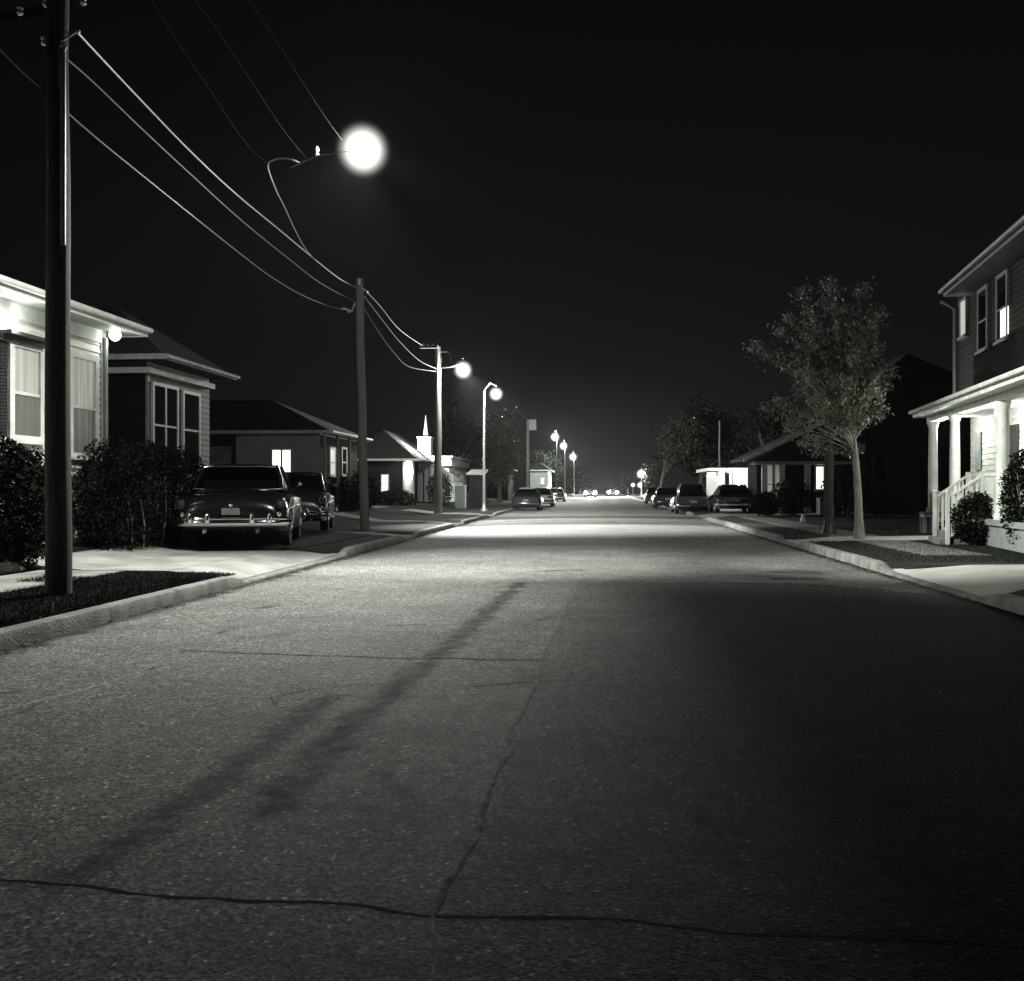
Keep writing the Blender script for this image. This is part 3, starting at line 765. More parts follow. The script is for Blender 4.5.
# ------------------------------------------------------------------ HOUSE B: tall porch house, right
dirB = Vector((math.sin(R(6.6)), math.cos(R(6.6)), 0)); U = -dirB; V_ = Vector((math.cos(R(6.6)), -math.sin(R(6.6)), 0)); NO = -V_
O = pt(933,533,26.7); O.z = 0
def B(u, v, z=0): return O + U*u + V_*v + Vector((0,0,z))
def u_at(px, v):
    lo, hi = -12.0, 20.0
    for _ in range(60):
        m_ = (lo+hi)/2; p = B(m_, v); X = p.x*CA+p.y*SA; D = -p.x*SA+p.y*CA
        if D < .5 or 512+F*X/D > px: hi = m_
        else: lo = m_
    return lo
def dep(p): return -p.x*SA+p.y*CA
hb = Thing('porch_house', 'two-storey house at the right edge with a brightly lit columned porch', 'house', (B(4,3).x,B(4,3).y,.2))
uc = u_at(957,1.0)
s = MB(); s.obox(B(uc,1.0),U,-NO,0,14,0,7,3.45,6.75); wall = hb.part('upper_wall', s, M['upper_siding'])
s = MB(); siding(s,B(uc,1.0),U,NO,.06,14,3.6,6.7,.14,.024); sub(wall,'clapboards',s,M['upper_siding'],th=hb)
ul = u_at(971,1.3)
s = MB(); s.obox(B(ul,1.3),U,-NO,0,14,0,6.5,.25,3.45); wl = hb.part('lower_wall', s, M['white'])
s = MB(); siding(s,B(ul,1.3),U,NO,0,14,.8,3.4,.15,.02); sub(wl,'clapboards',s,M['siding'],th=hb)
# downpipe and main roof
s = MB(); s.tube([B(uc+.02,.55,6.7),B(uc+.03,.93,6.45),B(uc+.03,.93,3.6)],.045,8); hb.part('downpipe', s, M['grey_trim'], True)
ue = u_at(946,.35)
s = MB()
zE, zR = 6.72, 10.1
A_,B_,C_,D_ = B(ue,.35,zE),B(16,.35,zE),B(16,9.0,zE),B(ue,9.0,zE); r0,r1 = B(ue+4.4,4.7,zR),B(12,4.7,zR)
s.face([A_,D_,r0]); s.face([B_,A_,r0,r1]); s.face([C_,B_,r1]); s.face([D_,C_,r1,r0]); rf = hb.part('roof', s, M['roof'])
s = MB(); s.obox(B(ue,.35),U,-NO,-.04,16,-.06,0,zE-.2,zE+.02); s.obox(B(ue,.35),U,-NO,-.06,0,0,8.7,zE-.2,zE+.02); s.tube([B(ue-.05,.22,zE-.06),B(16,.22,zE-.06)],.065,10); sub(rf,'gutter',s,M['grey_trim'],th=hb)
s = MB(); s.obox(B(ue,.35),U,-NO,0,16,0,8.6,zE-.19,zE-.16); sub(rf,'soffit',s,M['grey_trim'],th=hb)
# upper windows
def bwin(p0,p1,v,zb,zt,**k):
    u0,u1 = u_at(p0,v),u_at(p1,v); return window(hb,B(0,v),U,NO,u0,u1,zb,zt,**k)
Dw = dep(B(u_at(965,1),1)); bwin(962.5,968,1.0,zof(335,Dw),zof(301,Dw),fw=.07,pane='lit2',frame='grey_trim',sash=False)
Dw = dep(B(u_at(985,1),1)); bwin(981,989,1.0,zof(348,Dw),zof(291,Dw),fw=.10,frame='grey_trim')
Dw = dep(B(u_at(1004,1),1)); zz0,zz1 = zof(338,Dw),zof(277,Dw)
bwin(1000,1009,1.0,zz0,zz1,fw=.10,frame='grey_trim')
u0,u1=u_at(1000,.95),u_at(1009,.95)
s = MB(); s.obox(B(0,.955),U,NO,u0+.05,u1-.05,0,.012,zz0+.02,zz0+(zz1-zz0)*.46); hb.part('lit_blind', s, M['lit'])
# lower band of upper wall, its shade painted near-black
ub = u_at(975,1.0); s = MB(); s.obox(B(0,1.0),U,NO,ub,14,.026,.034,3.62,zof(345,dep(B(u_at(990,1),1)))); hb.part('shade_band', s, M['shaded_wall'])
# porch roof, floor, columns
ZP = 3.42; up = u_at(915,-.45)
s = MB(); s.hexa([B(up,-.45,ZP),B(16,-.45,ZP),B(16,1.0,ZP+.45),B(up,1.0,ZP+.45),B(up,-.45,ZP+.05),B(16,-.45,ZP+.05),B(16,1.0,ZP+.5),B(up,1.0,ZP+.5)]); rf = hb.part('porch_roof', s, M['roof'])
s = MB(); s.obox(B(up,-.45),U,-NO,-.05,16,-.05,.0,ZP-.14,ZP+.06); s.obox(B(up,-.45),U,-NO,-.05,0,0,1.4,ZP-.14,ZP+.06); s.tube([B(up-.05,-.56,ZP),B(16,-.56,ZP)],.055,8); sub(rf,'gutter',s,M['white_old'],th=hb)
s = MB(); s.obox(B(up,-.45),U,-NO,0,16,0,1.72,ZP-.13,ZP-.10); sub(rf,'porch_ceiling',s,M['white'],th=hb)
s = MB(); s.obox(B(0,0),U,-NO,-.14,10,-.13,.13,ZP-.26,ZP-.135); hb.part('porch_beam', s, M['white'])
FZ = .76
s = MB(); s.obox(B(0,0),U,-NO,-.3,2.0,.13,1.27,FZ-.12,FZ); s.obox(B(0,0),U,-NO,2.0,10,-.2,1.27,FZ-.12,FZ); s.obox(B(0,0),U,-NO,.3,10,-.13,1.2,.2,FZ-.12); hb.part('porch_floor', s, M['grey_trim'])
def column(u, v, dark=False, wd=.122):
    s = MB(); s.lathe([(wd*1.35,FZ),(wd*1.35,FZ+.10),(wd*1.1,FZ+.12),(wd*1.02,FZ+.2),(wd*.98,FZ+1.2),(wd*.86,ZP-.42),(wd*1.05,ZP-.38),(wd*1.05,ZP-.34),(wd*1.25,ZP-.3),(wd*1.25,ZP-.26)],B(u,v),18)
    hb.part('column', s, M['white'], True)
column(0,0)
uc2 = u_at(955,0); column(uc2,0)
uc3 = u_at(1003,0); column(uc3,0,wd=.13)
# panelled pier under first column
s = MB(); s.obox(B(0,0),U,NO,-.26,.26,-.26,.26,.15,FZ-.06); s.obox(B(0,0),U,NO,-.30,.30,-.30,.30,FZ-.058,FZ-.001)
pr = hb.part('pier', s, M['concrete_dull'])
s = MB()
for (o_,uu,nn) in ((B(.26,0),-V_,U),(B(0,-.26),U,NO)):
    s.obox(o_,uu,nn,-.26,.26,.002,.02,.16,.22); s.obox(o_,uu,nn,-.26,.26,.002,.02,FZ-.13,FZ-.065); s.obox(o_,uu,nn,-.26,-.21,.002,.02,.22,FZ-.13); s.obox(o_,uu,nn,.21,.26,.002,.02,.22,FZ-.13)
sub(pr,'pier_moulding',s,M['white'],th=hb)
s = MB(); s.obox(B(0,0),U,NO,.22,uc2-.15,-.05,.05,FZ,FZ+.02); siding(s,B(0,-.05),U,NO,.22,uc2-.15,FZ+.02,1.25,.12,.02); s.obox(B(0,0),U,NO,.22,uc2-.15,-.05,.05,FZ+.02,1.25); s.obox(B(0,0),U,NO,.20,uc2-.13,-.09,.09,1.252,1.31); hb.part('porch_parapet', s, M['grey_siding'])
# shutters and door on the lit front wall
Dw_=dep(B(u_at(980,1.25),1.25)); ua,ub_ = u_at(977,1.28),u_at(982,1.28)
s = MB(); z0,z1 = 1.9, 2.9
s.obox(B(0,1.28),U,NO,ua,ub_,.02,.05,z0,z1)
for k in range(14): s.obox(B(0,1.28),U,NO,ua+.03,ub_-.03,.05,.065,z0+.04+k*.066,z0+.08+k*.066)
hb.part('shutter', s, M['grey_trim'])
s = MB(); s.obox(B(0,1.28),U,NO,u_at(1007,1.3),u_at(1020,1.3),.003,.06,FZ,2.9); hb.part('door', s, M['dark_wall'])
# balustrade and stairs
us = u_at(972,0); ue_ = us+1.25
s = MB(); b1,b2 = ue_, uc3-.2
def balus(mb, pa, pb, z0a, z0b, h, n):
    for k in range(n+1):
        q = k/n; p = pa+(pb-pa)*q; zz = z0a+(z0b-z0a)*q
        mb.obox(p,U,NO,-.02,.02,-.02,.02,zz+.06,zz+h-.03)
    for dz0,dz1,wd in ((0.04,.09,.03),(h-.06,h,.045)):
        d = (pb-pa).normalized(); n_ = Vector((-d.y,d.x,0)); Z=Vector((0,0,1))
        mb.hexa([pa-n_*wd+Z*(z0a+dz0),pb-n_*wd+Z*(z0b+dz0),pb+n_*wd+Z*(z0b+dz0),pa+n_*wd+Z*(z0a+dz0),pa-n_*wd+Z*(z0a+dz1),pb-n_*wd+Z*(z0b+dz1),pb+n_*wd+Z*(z0b+dz1),pa+n_*wd+Z*(z0a+dz1)])
balus(s, B(b1,-.02), B(b2,-.02), FZ, FZ, .95, 10); hb.part('porch_railing', s, M['white'])
s = MB()
for k in range(4): s.obox(B(us,-.2),U,NO,0,1.2,-.07+k*.2,-.07+(k+1)*.2,.15,FZ-.15*(k+1)+.14)
hb.part('stairs', s, M['concrete_dull'])
for uu_ in (us-.05, ue_-.02):
    s = MB(); balus(s, B(uu_,-.08), B(uu_,-.72), FZ, .30, .95, 6)
    s.obox(B(uu_,-.78),U,NO,-.038,.038,-.038,.038,.15,1.28); s.ball(B(uu_,-.78,1.32),.045); s.obox(B(uu_,-.06),U,NO,-.05,.05,-.05,.05,FZ,FZ+1.0)
    hb.part('stair_railing', s, M['white'])
pl = Thing('porch_lamp', 'lamp under the ceiling of the columned porch at the right edge', 'lamp', tuple(B(4.0,.6,ZP-.13)))
s = MB(); s.ball(B(4.0,.6,ZP-.30),.09); s.tube([B(4.0,.6,ZP-.132),B(4.0,.6,ZP-.22)],.03,8); pl.part('globe', s, M['bulb'], True)
light('porch_light', B(4.0,.5,ZP-.5), 170, .06, pl)
light('porch_light', B(u_at(944,.3),.3,ZP-.5), 95, .06, pl)

# ------------------------------------------------------------------ dark house behind the tree
hc = far_house(44, 868, 985, 392, 345, 'dark_wall', 'unlit dark house between the street tree and the columned porch',
               wins=((874,886,455,484,'dark_glass'),(902,912,375,400,'dark_glass')), depth=8, fasc='dark_wall', wframe='iron')
# ------------------------------------------------------------------ HOUSE A: gabled bungalow right with lit garage
ha = Thing('gabled_bungalow', 'dark gabled bungalow behind the street tree with curtains and lit window', 'house', (10,46,.2))
DA = 46; yA = 46.5
xa0,xa1 = on_y(752,yA)[0], on_y(868,yA)[0]; za = zof(462,DA)
s = MB(); s.box(xa0+.4,xa1,yA+1.2,yA+4,.15,za); wall = ha.part('wall', s, M['dark_wall'])
s = MB(); s.box(xa0+.1,xa1+.3,yA-.2,yA+1.2,za-.12,za+.02); ha.part('porch_ceiling', s, M['grey_trim'])
apx = on_y(822,yA)[0]; zap = zof(425,DA); s = MB()
for xs_, ys_ in ((xa0-.4, xa1+.9),):
    for a_, b_ in ((xs_, apx),(ys_, apx)):
        s.hexa([(a_,yA-.5,za+.03),(b_,yA-.5,zap),(b_,yA+4.4,zap),(a_,yA+4.4,za+.03),(a_,yA-.5,za+.17),(b_,yA-.5,zap+.14),(b_,yA+4.4,zap+.14),(a_,yA+4.4,za+.17)] if a_ < b_ else
               [(b_,yA-.5,zap),(a_,yA-.5,za+.03),(a_,yA+4.4,za+.03),(b_,yA+4.4,zap),(b_,yA-.5,zap+.14),(a_,yA-.5,za+.17),(a_,yA+4.4,za+.17),(b_,yA+4.4,zap+.14)])
rf = ha.part('roof', s, M['roof'])
s = MB(); s.face([(xa0,yA-.3,za+.02),(xa1,yA-.3,za+.02),(apx,yA-.3,zap)]); sub(rf,'gable',s,M['dark_wall'],th=ha)
s = MB(); Z=.2
for a_ in (xa0-.45,): s.hexa([(a_,yA-.58,za-.02),(apx,yA-.58,zap-.02),(apx,yA-.5,zap-.02),(a_,yA-.5,za-.02),(a_,yA-.58,za+.18),(apx,yA-.58,zap+.16),(apx,yA-.5,zap+.16),(a_,yA-.5,za+.18)])
sub(rf,'bargeboard',s,M['white_old'],th=ha)
for px_ in (764.5,782,807.5): xq=on_y(px_,yA)[0]; s=MB(); s.box(xq-.12,xq+.12,yA-.1,yA+.14,.15,za-.12); ha.part('porch_post', s, M['white_old'])
xw = on_y(766,yA+1.2)[0]
for p0,p1 in ((767,772),(775,780)): window(ha,(0,yA+1.2,0),UX,NMY,on_y(p0,yA+1.2)[0],on_y(p1,yA+1.2)[0],.7,2.5,.07,curtain='curtain')
window(ha,(0,yA+1.2,0),UX,NMY,on_y(816,yA+1.2)[0],on_y(823,yA+1.2)[0],zof(489,DA+1),zof(467,DA+1),.07,pane='lit',mull=False,sash=False)
s = MB(); s.box(on_y(812,yA)[0],on_y(827,yA)[0],yA-1.6,yA-.9,.15,zof(497,DA)); ha.part('porch_pier', s, M['grey_siding'])
# lit garage
yG = 56; DG = on_y(730,yG)[1]
ga = Thing('garage', 'brightly lit white garage wall behind the parked saloon', 'garage', (on_y(735,yG)[0],yG,.2))
g0,g1 = on_y(709,yG)[0], on_y(755,yG)[0]
s = MB(); s.box(g0+.5,g1,yG,yG+6,.1,zof(471,DG)); ga.part('wall', s, M['white'])
s = MB(); s.box(g0-.1,g1+.2,yG-.4,yG+6.2,zof(471,DG)+.002,zof(468,DG)); ga.part('roof', s, M['white_old'])
s = MB(); s.box(on_y(725,yG)[0],on_y(729,yG)[0],yG-.03,yG-.004,1.0,zof(472,DG)); ga.part('window', s, M['dark_glass'])
s = MB(); s.box(on_y(732,yG)[0],on_y(733,yG)[0],yG-.05,yG-.004,.2,zof(472,DG)); ga.part('downpipe', s, M['grey_trim'])
gl = Thing('wall_lamp', 'boxy white lamp on the left end of the lit garage', 'lamp', (g0,yG-.5,2.0))
q = pt(711.5,475,DG-.6)
s = MB(); s.box(q.x-.22,q.x+.22,q.y-.1,q.y+.1,q.z-.12,q.z+.12); gl.part('lens', s, em('wall_lamp_glow', CREAM, 2.2)); s = MB(); s.tube([(q.x+.2,q.y,q.z),(g0+.52,yG-.01,q.z)],.03,6); gl.part('bracket', s, M['galv'])
light('garage_light', (on_y(733,yG)[0],yG-2.2,2.4), 300, .05, gl)

# ------------------------------------------------------------------ vegetation
def leafmesh(mb, pts, size, rnd, flat=.3):
    V, Fc = mb.v, mb.f
    for p in pts:
        a = rnd.uniform(0,6.283); el = rnd.gauss(0,.6)
        d = Vector((math.cos(a)*math.cos(el), math.sin(a)*math.cos(el), math.sin(el)-flat)).normalized()
        s_ = d.cross(Vector((rnd.gauss(0,.5),rnd.gauss(0,.5),1))).normalized()
        L_ = size*rnd.uniform(.6,1.35); W_ = L_*.30; i = len(V)
        m_ = p+d*L_*.45; nn = d.cross(s_)*L_*.06
        V += [tuple(p), tuple(m_+s_*W_-nn), tuple(p+d*L_), tuple(m_-s_*W_-nn)]
        Fc.append((i,i+1,i+2)); Fc.append((i,i+2,i+3))
def tree(name, label, base, trunk_h, cc, cr, nleaf, lsize, tr, seed, leafm='leaf', barkm='bark', nbr=46, spread=.22, group=None, lean=(0,0), tips=None):
    rnd = random.Random(seed); base = Vector(base)
    th = Thing(name, label, 'tree', tuple(base), 0, group)
    cc = Vector(cc); cr = Vector(cr)
    s = MB(); top = cc+Vector((0,0,cr.z*.55))
    pts = []; rad = []; n = 10
    for k in range(n+1):
        q = k/n; p = base.lerp(top, q); p.x = base.x+(top.x-base.x)*q**1.6+.05*math.sin(q*7+seed)*(tr*4); p.y = base.y+(top.y-base.y)*q**1.6
        pts.append(p); rad.append(tr*(1.35 if k==0 else 1)*(1-.85*q)+.008)
    s.tube(pts, rad, 9)
    def trunk_at(z):
        for a, b in zip(pts, pts[1:]):
            if a.z <= z <= b.z: return a.lerp(b,(z-a.z)/(b.z-a.z))
        return pts[-1]
    leaves = []
    ends = list(tips or [])
    while len(ends) < nbr:
        v = Vector((rnd.uniform(-1,1),rnd.uniform(-1,1),rnd.uniform(-1,1)))
        if v.length > 1 or v.length < .35: continue
        q = Vector((v.x*cr.x, v.y*cr.y, v.z*cr.z)); 
        q *= .82+.45*noise.noise(v*1.7+Vector((seed,0,0)))
        ends.append(cc+q)
    for e in ends:
        z0 = base.z+trunk_h*.8+(e.z-base.z-trunk_h*.8)*rnd.uniform(.15,.5) if e.z > base.z+trunk_h else base.z+trunk_h*.85
        a = trunk_at(max(z0, base.z+trunk_h*.75)); mid = a.lerp(e,.5)+Vector((rnd.gauss(0,.08),rnd.gauss(0,.08),.10*cr.z*rnd.uniform(.3,1)))
        path = [a, a.lerp(mid,.5)+Vector((0,0,.03)), mid, mid.lerp(e,.5), e]
        r0 = tr*rnd.uniform(.14,.30)
        s.tube(path, [r0,r0*.8,r0*.6,r0*.4,r0*.15], 5)
        k = int(nleaf/len(ends))
        sg = spread*rnd.uniform(.6,1.3)*min(cr)
        for _ in range(k):
            q = rnd.random()**.6
            p = (mid.lerp(e, q) if rnd.random() < .5 else e)
            off = Vector((rnd.gauss(0,1),rnd.gauss(0,1),rnd.gauss(0,.75)))*sg
            leaves.append(p+off)
    th.part('trunk', s, M[barkm], True)
    cmb = MB(); leafmesh(cmb, leaves, lsize, rnd); th.part('crown', cmb, M[leafm])
    return th
# street tree: base px 860, y 538
tb = gp(860,539,.17)
DT = dep(tb); kT = DT/F
cc = pt(836,368,DT)
tips = [pt(px,py,DT+dd) for px,py,dd in ((755,348,-.2),(770,352,0),(790,318,.2),(802,292,0),(831,284,.2),(829,300,-.3),(861,290,.1),(778,400,0),(768,408,.3),(790,425,-.5),(806,440,-.3),(815,448,.2),(850,450,.1),(885,385,.2),(888,370,-.1),(880,410,0),(872,330,0),(782,330,.3),(845,310,0),(878,310,.4),(800,375,-.9),(820,400,-1),(840,420,-.9),(860,420,-.8),(845,380,-1),(810,415,-.9),(868,350,.3))]
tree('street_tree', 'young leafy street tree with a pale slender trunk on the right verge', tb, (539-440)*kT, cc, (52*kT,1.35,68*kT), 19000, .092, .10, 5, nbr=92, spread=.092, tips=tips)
# far tree right, one lit side
tb = gp(659,503,.15); tb = pt(659,505,70); tb.z = .15
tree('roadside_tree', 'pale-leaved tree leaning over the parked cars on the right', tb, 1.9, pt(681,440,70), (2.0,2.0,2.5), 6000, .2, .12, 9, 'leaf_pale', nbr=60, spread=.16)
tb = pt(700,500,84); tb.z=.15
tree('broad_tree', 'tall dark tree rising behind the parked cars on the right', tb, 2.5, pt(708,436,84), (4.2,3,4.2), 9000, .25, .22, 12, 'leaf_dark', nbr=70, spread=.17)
def bg_tree(px, D, pyt, wd, seed, mat='leaf_dark', lab='', nl=5000, ls=.28):
    b = pt(px,500,D); b.z = .2; zt = zof(pyt,D); hh = zt-1.2
    tree('background_tree', lab, b, 1.6, (b.x,b.y,zt-hh*.5), (wd*D/F/2, 2.6, hh*.5), nl, ls, .2, seed, mat, nbr=60, spread=.17)
bg_tree(455,78,395,60,21,'leaf_dark','dark tree behind the white church and the third pole')
bg_tree(500,86,402,58,22,'leaf','tree with its right side lit, behind the thin lamp post',7000)
bg_tree(545,125,445,50,23,'leaf_dark','dark tree beyond the transformer pole on the left')
bg_tree(580,190,462,34,24,'leaf_dark','far small tree at the left of the road end',3000,.4)
bg_tree(655,150,462,30,25,'leaf_dark','far tree beside the post lantern on the right',3000,.35)
bg_tree(770,66,395,60,26,'leaf_dark','dark tree behind the gabled bungalow')
bg_tree(390,95,425,60,27,'leaf_dark','dark tree behind the hipped-roof bungalow')
bg_tree(628,215,470,26,28,'leaf_dark','far small tree at the right of the road end',2500,.5)

def shrub(name, label, c_, r_, n, ls, mat, seed, boxy=False, stems=8, cat='shrub'):
    rnd = random.Random(seed); c_ = Vector(c_); g = Vector((c_.x,c_.y,lz(c_.x) if abs(c_.x) > 5.2 else .15))
    th = Thing(name, label, cat, tuple(g))
    pts = []
    while len(pts) < n:
        v = Vector((rnd.uniform(-1,1),rnd.uniform(-1,1),rnd.uniform(-1,1)))
        if boxy: L_ = (abs(v.x)**5+abs(v.y)**5+abs(v.z)**5)**.2
        else: L_ = v.length
        if L_ > 1 or L_ < .5: continue
        q = Vector((v.x*r_[0],v.y*r_[1],v.z*r_[2])); q *= 1+.16*noise.fractal(v*2.4+Vector((seed,1,1)),1,2,3)
        p = c_+q
        if p.z < g.z+.03: continue
        pts.append(p)
    s = MB(); leafmesh(s, pts, ls, rnd, flat=-.15); th.part('foliage', s, M[mat])
    s = MB()
    for _ in range(stems):
        e = c_+Vector((rnd.uniform(-.8,.8)*r_[0],rnd.uniform(-.8,.8)*r_[1],rnd.uniform(-.1,.7)*r_[2])); b_ = g+(Vector((e.x,e.y,0))-Vector((g.x,g.y,0)))*(.75 if boxy else .2)
        s.tube([b_-Vector((0,0,.03)), b_.lerp(e,.5)+Vector((.04,.02,0)), e],[.022,.015,.006],5)
    th.part('stems', s, M['bark'])
    return th
shrub('hedge', 'large dark clipped hedge in front of the lit bungalow', (-8.95,19.3,1.2), (.62,2.2,1.05), 26000, .07, 'hedge', 31, True, 30, 'hedge')
shrub('shrub', 'small speckled shrub under the bungalow window at the left edge', (-8.55,13.9,1.15), (.55,1.0,.95), 20000, .07, 'hedge', 32)
b_ = pt(978,515,21.2)
shrub('porch_shrub', 'untidy dark shrub in front of the porch stairs', (b_.x,b_.y,.72), (.52,.5,.62), 5000, .075, 'hedge', 33)
b_ = pt(1018,495,19)
shrub('porch_shrub', 'tall dark shrub cut off by the right edge before the porch', (b_.x+.15,b_.y,1.15), (.40,.7,1.0), 6000, .075, 'hedge', 34)
b_ = pt(955,520,23); shrub('porch_shrub', 'low sprig of a shrub at the foot of the porch stairs', (b_.x,b_.y,.45), (.35,.3,.3), 1200, .07, 'hedge', 35)
for px_,D,w_,h_,lab,sd in ((343,41,.9,.8,'dark shrub at the corner of the low bungalow',41),(358,43,.9,.95,'dark shrub right of the low bungalow windows, by the second pole',42),
                        (395,54,1.3,.55,'low dark hedge in front of the hipped-roof bungalow',43),(440,60,.8,1.1,'dark shrub behind the third pole beside the church',44),
                        (792,43,.9,.75,'dark shrub under the gabled bungalow porch',45),(765,44,.7,.5,'low dark shrub below the curtained windows',46),
                        (845,40,1.0,1.0,'dark shrub behind the street tree trunk',47)):
    b_ = pt(px_,500,D); shrub('shrub', lab, (b_.x,b_.y,.2+h_), (w_,w_*.8,h_), 2500, .13, 'leaf_dark', sd)

# ------------------------------------------------------------------ poles, lamps, wires
def pole(label, px, D, z_top, rb, rt, mat='wood', arm=None, lean=0.0, caps=True, z0=.15):
    b = pt(px,500,D); t_ = Thing('utility_pole', label, 'utility pole', (b.x,b.y,z0))
    s = MB(); n = 12; pts = [(b.x+lean*(k/n)+.01*math.sin(k*1.3), b.y+.01*math.cos(k*1.7), z0-.05+(z_top-z0)*k/n) for k in range(n+1)]
    s.tube(pts, [rb+(rt-rb)*k/n for k in range(n+1)], 16); t_.part('shaft', s, M[mat], True)
    return t_, b
def wire_px(label, ends, pts, r=.011, mat='wire', group='overhead wires along the left side'):
    (p0, D0), (p1, D1) = ends
    A = pt(p0[0],p0[1],D0); Bq = pt(p1[0],p1[1],D1); out = [A]
    for px, py in pts:
        g = (px-512)/F; # plan line A-B meets bearing
        d = Vector((g*CA-SA, g*SA+CA)); e = Vector((Bq.x-A.x,Bq.y-A.y))
        den = d.x*e.y-d.y*e.x
        t_ = (A.x*e.y-A.y*e.x)/den            # distance along bearing = depth
        q = Vector((d.x*t_, d.y*t_, zof(py,t_))); out.append(q)
    out.append(Bq)
    # smooth (Catmull-Rom)
    sm = []
    for k in range(len(out)-1):
        a,b,c_,d_ = out[max(k-1,0)],out[k],out[k+1],out[min(k+2,len(out)-1)]
        for j in range(8):
            t_=j/8; sm.append(.5*((2*b)+(c_-a)*t_+(2*a-5*b+4*c_-d_)*t_*t_+(3*b-a-3*c_+d_)*t_**3))
    sm.append(out[-1]); mb = MB(); mb.tube(sm, r, 6)
    o = mb.build('overhead_wire', M[mat], None, True); tag(o, label, 'wire'); 
    if group: o['group'] = group
    return o
# pole 1
p1, b1 = pole('dark foreground utility pole rising from the left verge out of the picture', 58, 11.7, 8.6, .15, .115, 'wood_dark', z0=.15)
s = MB(); q = pt(63,200,11.6); s.tube([(q.x,q.y,zof(245,11.6)),(q.x,q.y,zof(52,11.6))],.032,10); s.tube([(q.x-.0,q.y,zof(52,11.6)),(q.x+.03,q.y,zof(47,11.6)),(q.x+.0,q.y,zof(44,11.6)),(q.x-.05,q.y,zof(47,11.6)),(q.x-.05,q.y,zof(88,11.6))],.02,8)
p1.part('conduit', s, M['galv'], True)
s = MB(); s.hexa([pt(-70,34,11.5),pt(72,10,11.9),pt(72,10,12.0),pt(-70,34,11.6),pt(-70,24,11.5),pt(72,0,11.9),pt(72,0,12.0),pt(-70,24,11.6)]); p1.part('crossarm', s, M['wood_dark'])
s = MB()
for px_,py_ in ((-20,14),(20,10),(44,40),(46,2),(83,0)): c0=pt(px_,py_,11.7); s.lathe([(.02,-.06),(.04,-.04),(.025,-.01),(.045,.02),(.02,.05)],c0,10)
p1.part('insulators', s, M['porcelain'], True)
s = MB(); s.tube([pt(60,42,11.6),pt(70,36,11.6),pt(77,31,11.6)],.012,6); s.ball(pt(77.5,31,11.6),.03); p1.part('bracket', s, M['galv'])
# pole 2
p2, b2 = pole('slim leaning wooden utility pole beside the parked cars', 364.5, 29.8, zof(278,29.8), .14, .115, 'wood', lean=-.16)
s = MB(); s.tube([pt(355,303,29.7),pt(352,311,29.7),pt(343,308,29.7)],.03,6); s.ball(pt(349,311,29.7),.06); s.tube([pt(362,288,29.7),pt(368,292,29.7)],.03,6); p2.part('insulators', s, M['porcelain'])
s = MB(); s.lathe([(.125,0),(.135,.03),(.135,.2),(.12,.22)],(b2.x-.155,b2.y,zof(286,29.8)),12); p2.part('band', s, M['galv'])
# pole 3
p3, b3 = pole('pale wooden utility pole with a crossarm, carrying a street lamp', 438, 48, zof(346,48), .21, .13, 'wood')
s = MB(); a_=pt(421,348,48); s.box(a_.x,b3.x+.05,a_.y-.3,a_.y-.18,a_.z-.05,a_.z+.07); p3.part('crossarm', s, M['wood'])
s = MB()
for px_ in (423,428,433): c0=pt(px_,345,47.75); s.lathe([(.03,-.06),(.06,-.03),(.03,0),(.07,.04),(.02,.09)],c0,10)
p3.part('insulators', s, M['porcelain'], True)
s = MB(); c0 = pt(446,355,47.8); s.tube([pt(440,352,47.8),pt(449,352,47.8),pt(452,362,47.8)],.012,5); p3.part('stay_wire', s, M['galv'])
p5, b5 = pole('pale pole with a square transformer box, above the left parked cars', 528, 82, zof(419,82), .16, .14, 'trim')
s = MB(); a_=pt(533,424,82); s.box(a_.x-.3,a_.x+.25,a_.y-.3,a_.y+.3,a_.z-.5,a_.z+.35); p5.part('transformer_box', s, M['galv'])
# dark post through the street tree
p6, b6 = pole('dark post standing beside the pale-trunked street tree, topped out in its leaves', 829, 27.2, 4.0, .13, .12, 'wood_dark')
s = MB(); s.lathe([(.2,.1),(.2,.16),(.15,.3),(.13,.5)],(b6.x,b6.y,.02),14); p6.part('base_collar', s, M['iron'], True)
p7, b7 = pole('thin bare pole rising behind the garage roof', 719.5, 62, zof(420,62), .07, .05, 'wood')

wire_px('topmost bright wire from the foreground pole to the second pole', ((( 77,32),11.7),((357,288),29.8)), [(135,94),(191,152),(236,194),(282,232),(318,262),(340,279)], .013)
wire_px('middle wire from the foreground pole to the second pole', (((62,55),11.7),((356,302),29.8)), [(92,81),(143,130),(186,170),(241,220),(289,259),(322,284)], .010, 'wire_mid')
wire_px('lowest sagging wire from the foreground pole to the second pole', (((62,108),11.7),((350,310),29.8)), [(100,141),(143,176),(204,225),(247,259),(273,278),(302,295),(332,307)], .009, 'wire_mid')
wire_px('upper wire between the second pole and the crossarm of the third', (((364,289),29.8),((423,346),48)), [(380,306),(400,330)], .014, 'wire_mid')
wire_px('middle wire between the second pole and the third pole', (((364,296),29.8),((437,369),48)), [(380,317),(400,342),(420,361)], .015, 'wire_mid')
wire_px('lowest wire between the second pole and the third pole', (((364,308),29.8),((436,371.5),48)), [(380,334),(395,354),(410,367)], .014, 'wire_mid')
wire_px('leftmost of the three faint wires at the top of the picture', (((140,-20),10),((268,164),18.5)), [(170,30),(210,90),(245,142)], .0026, 'wire_faint', 'faint span wires holding the near lamp')
wire_px('middle faint wire at the top, slanting down to the near lamp', (((180,-20),10),((306,158),17)), [(220,34),(262,98),(285,132)], .0026, 'wire_faint', 'faint span wires holding the near lamp')
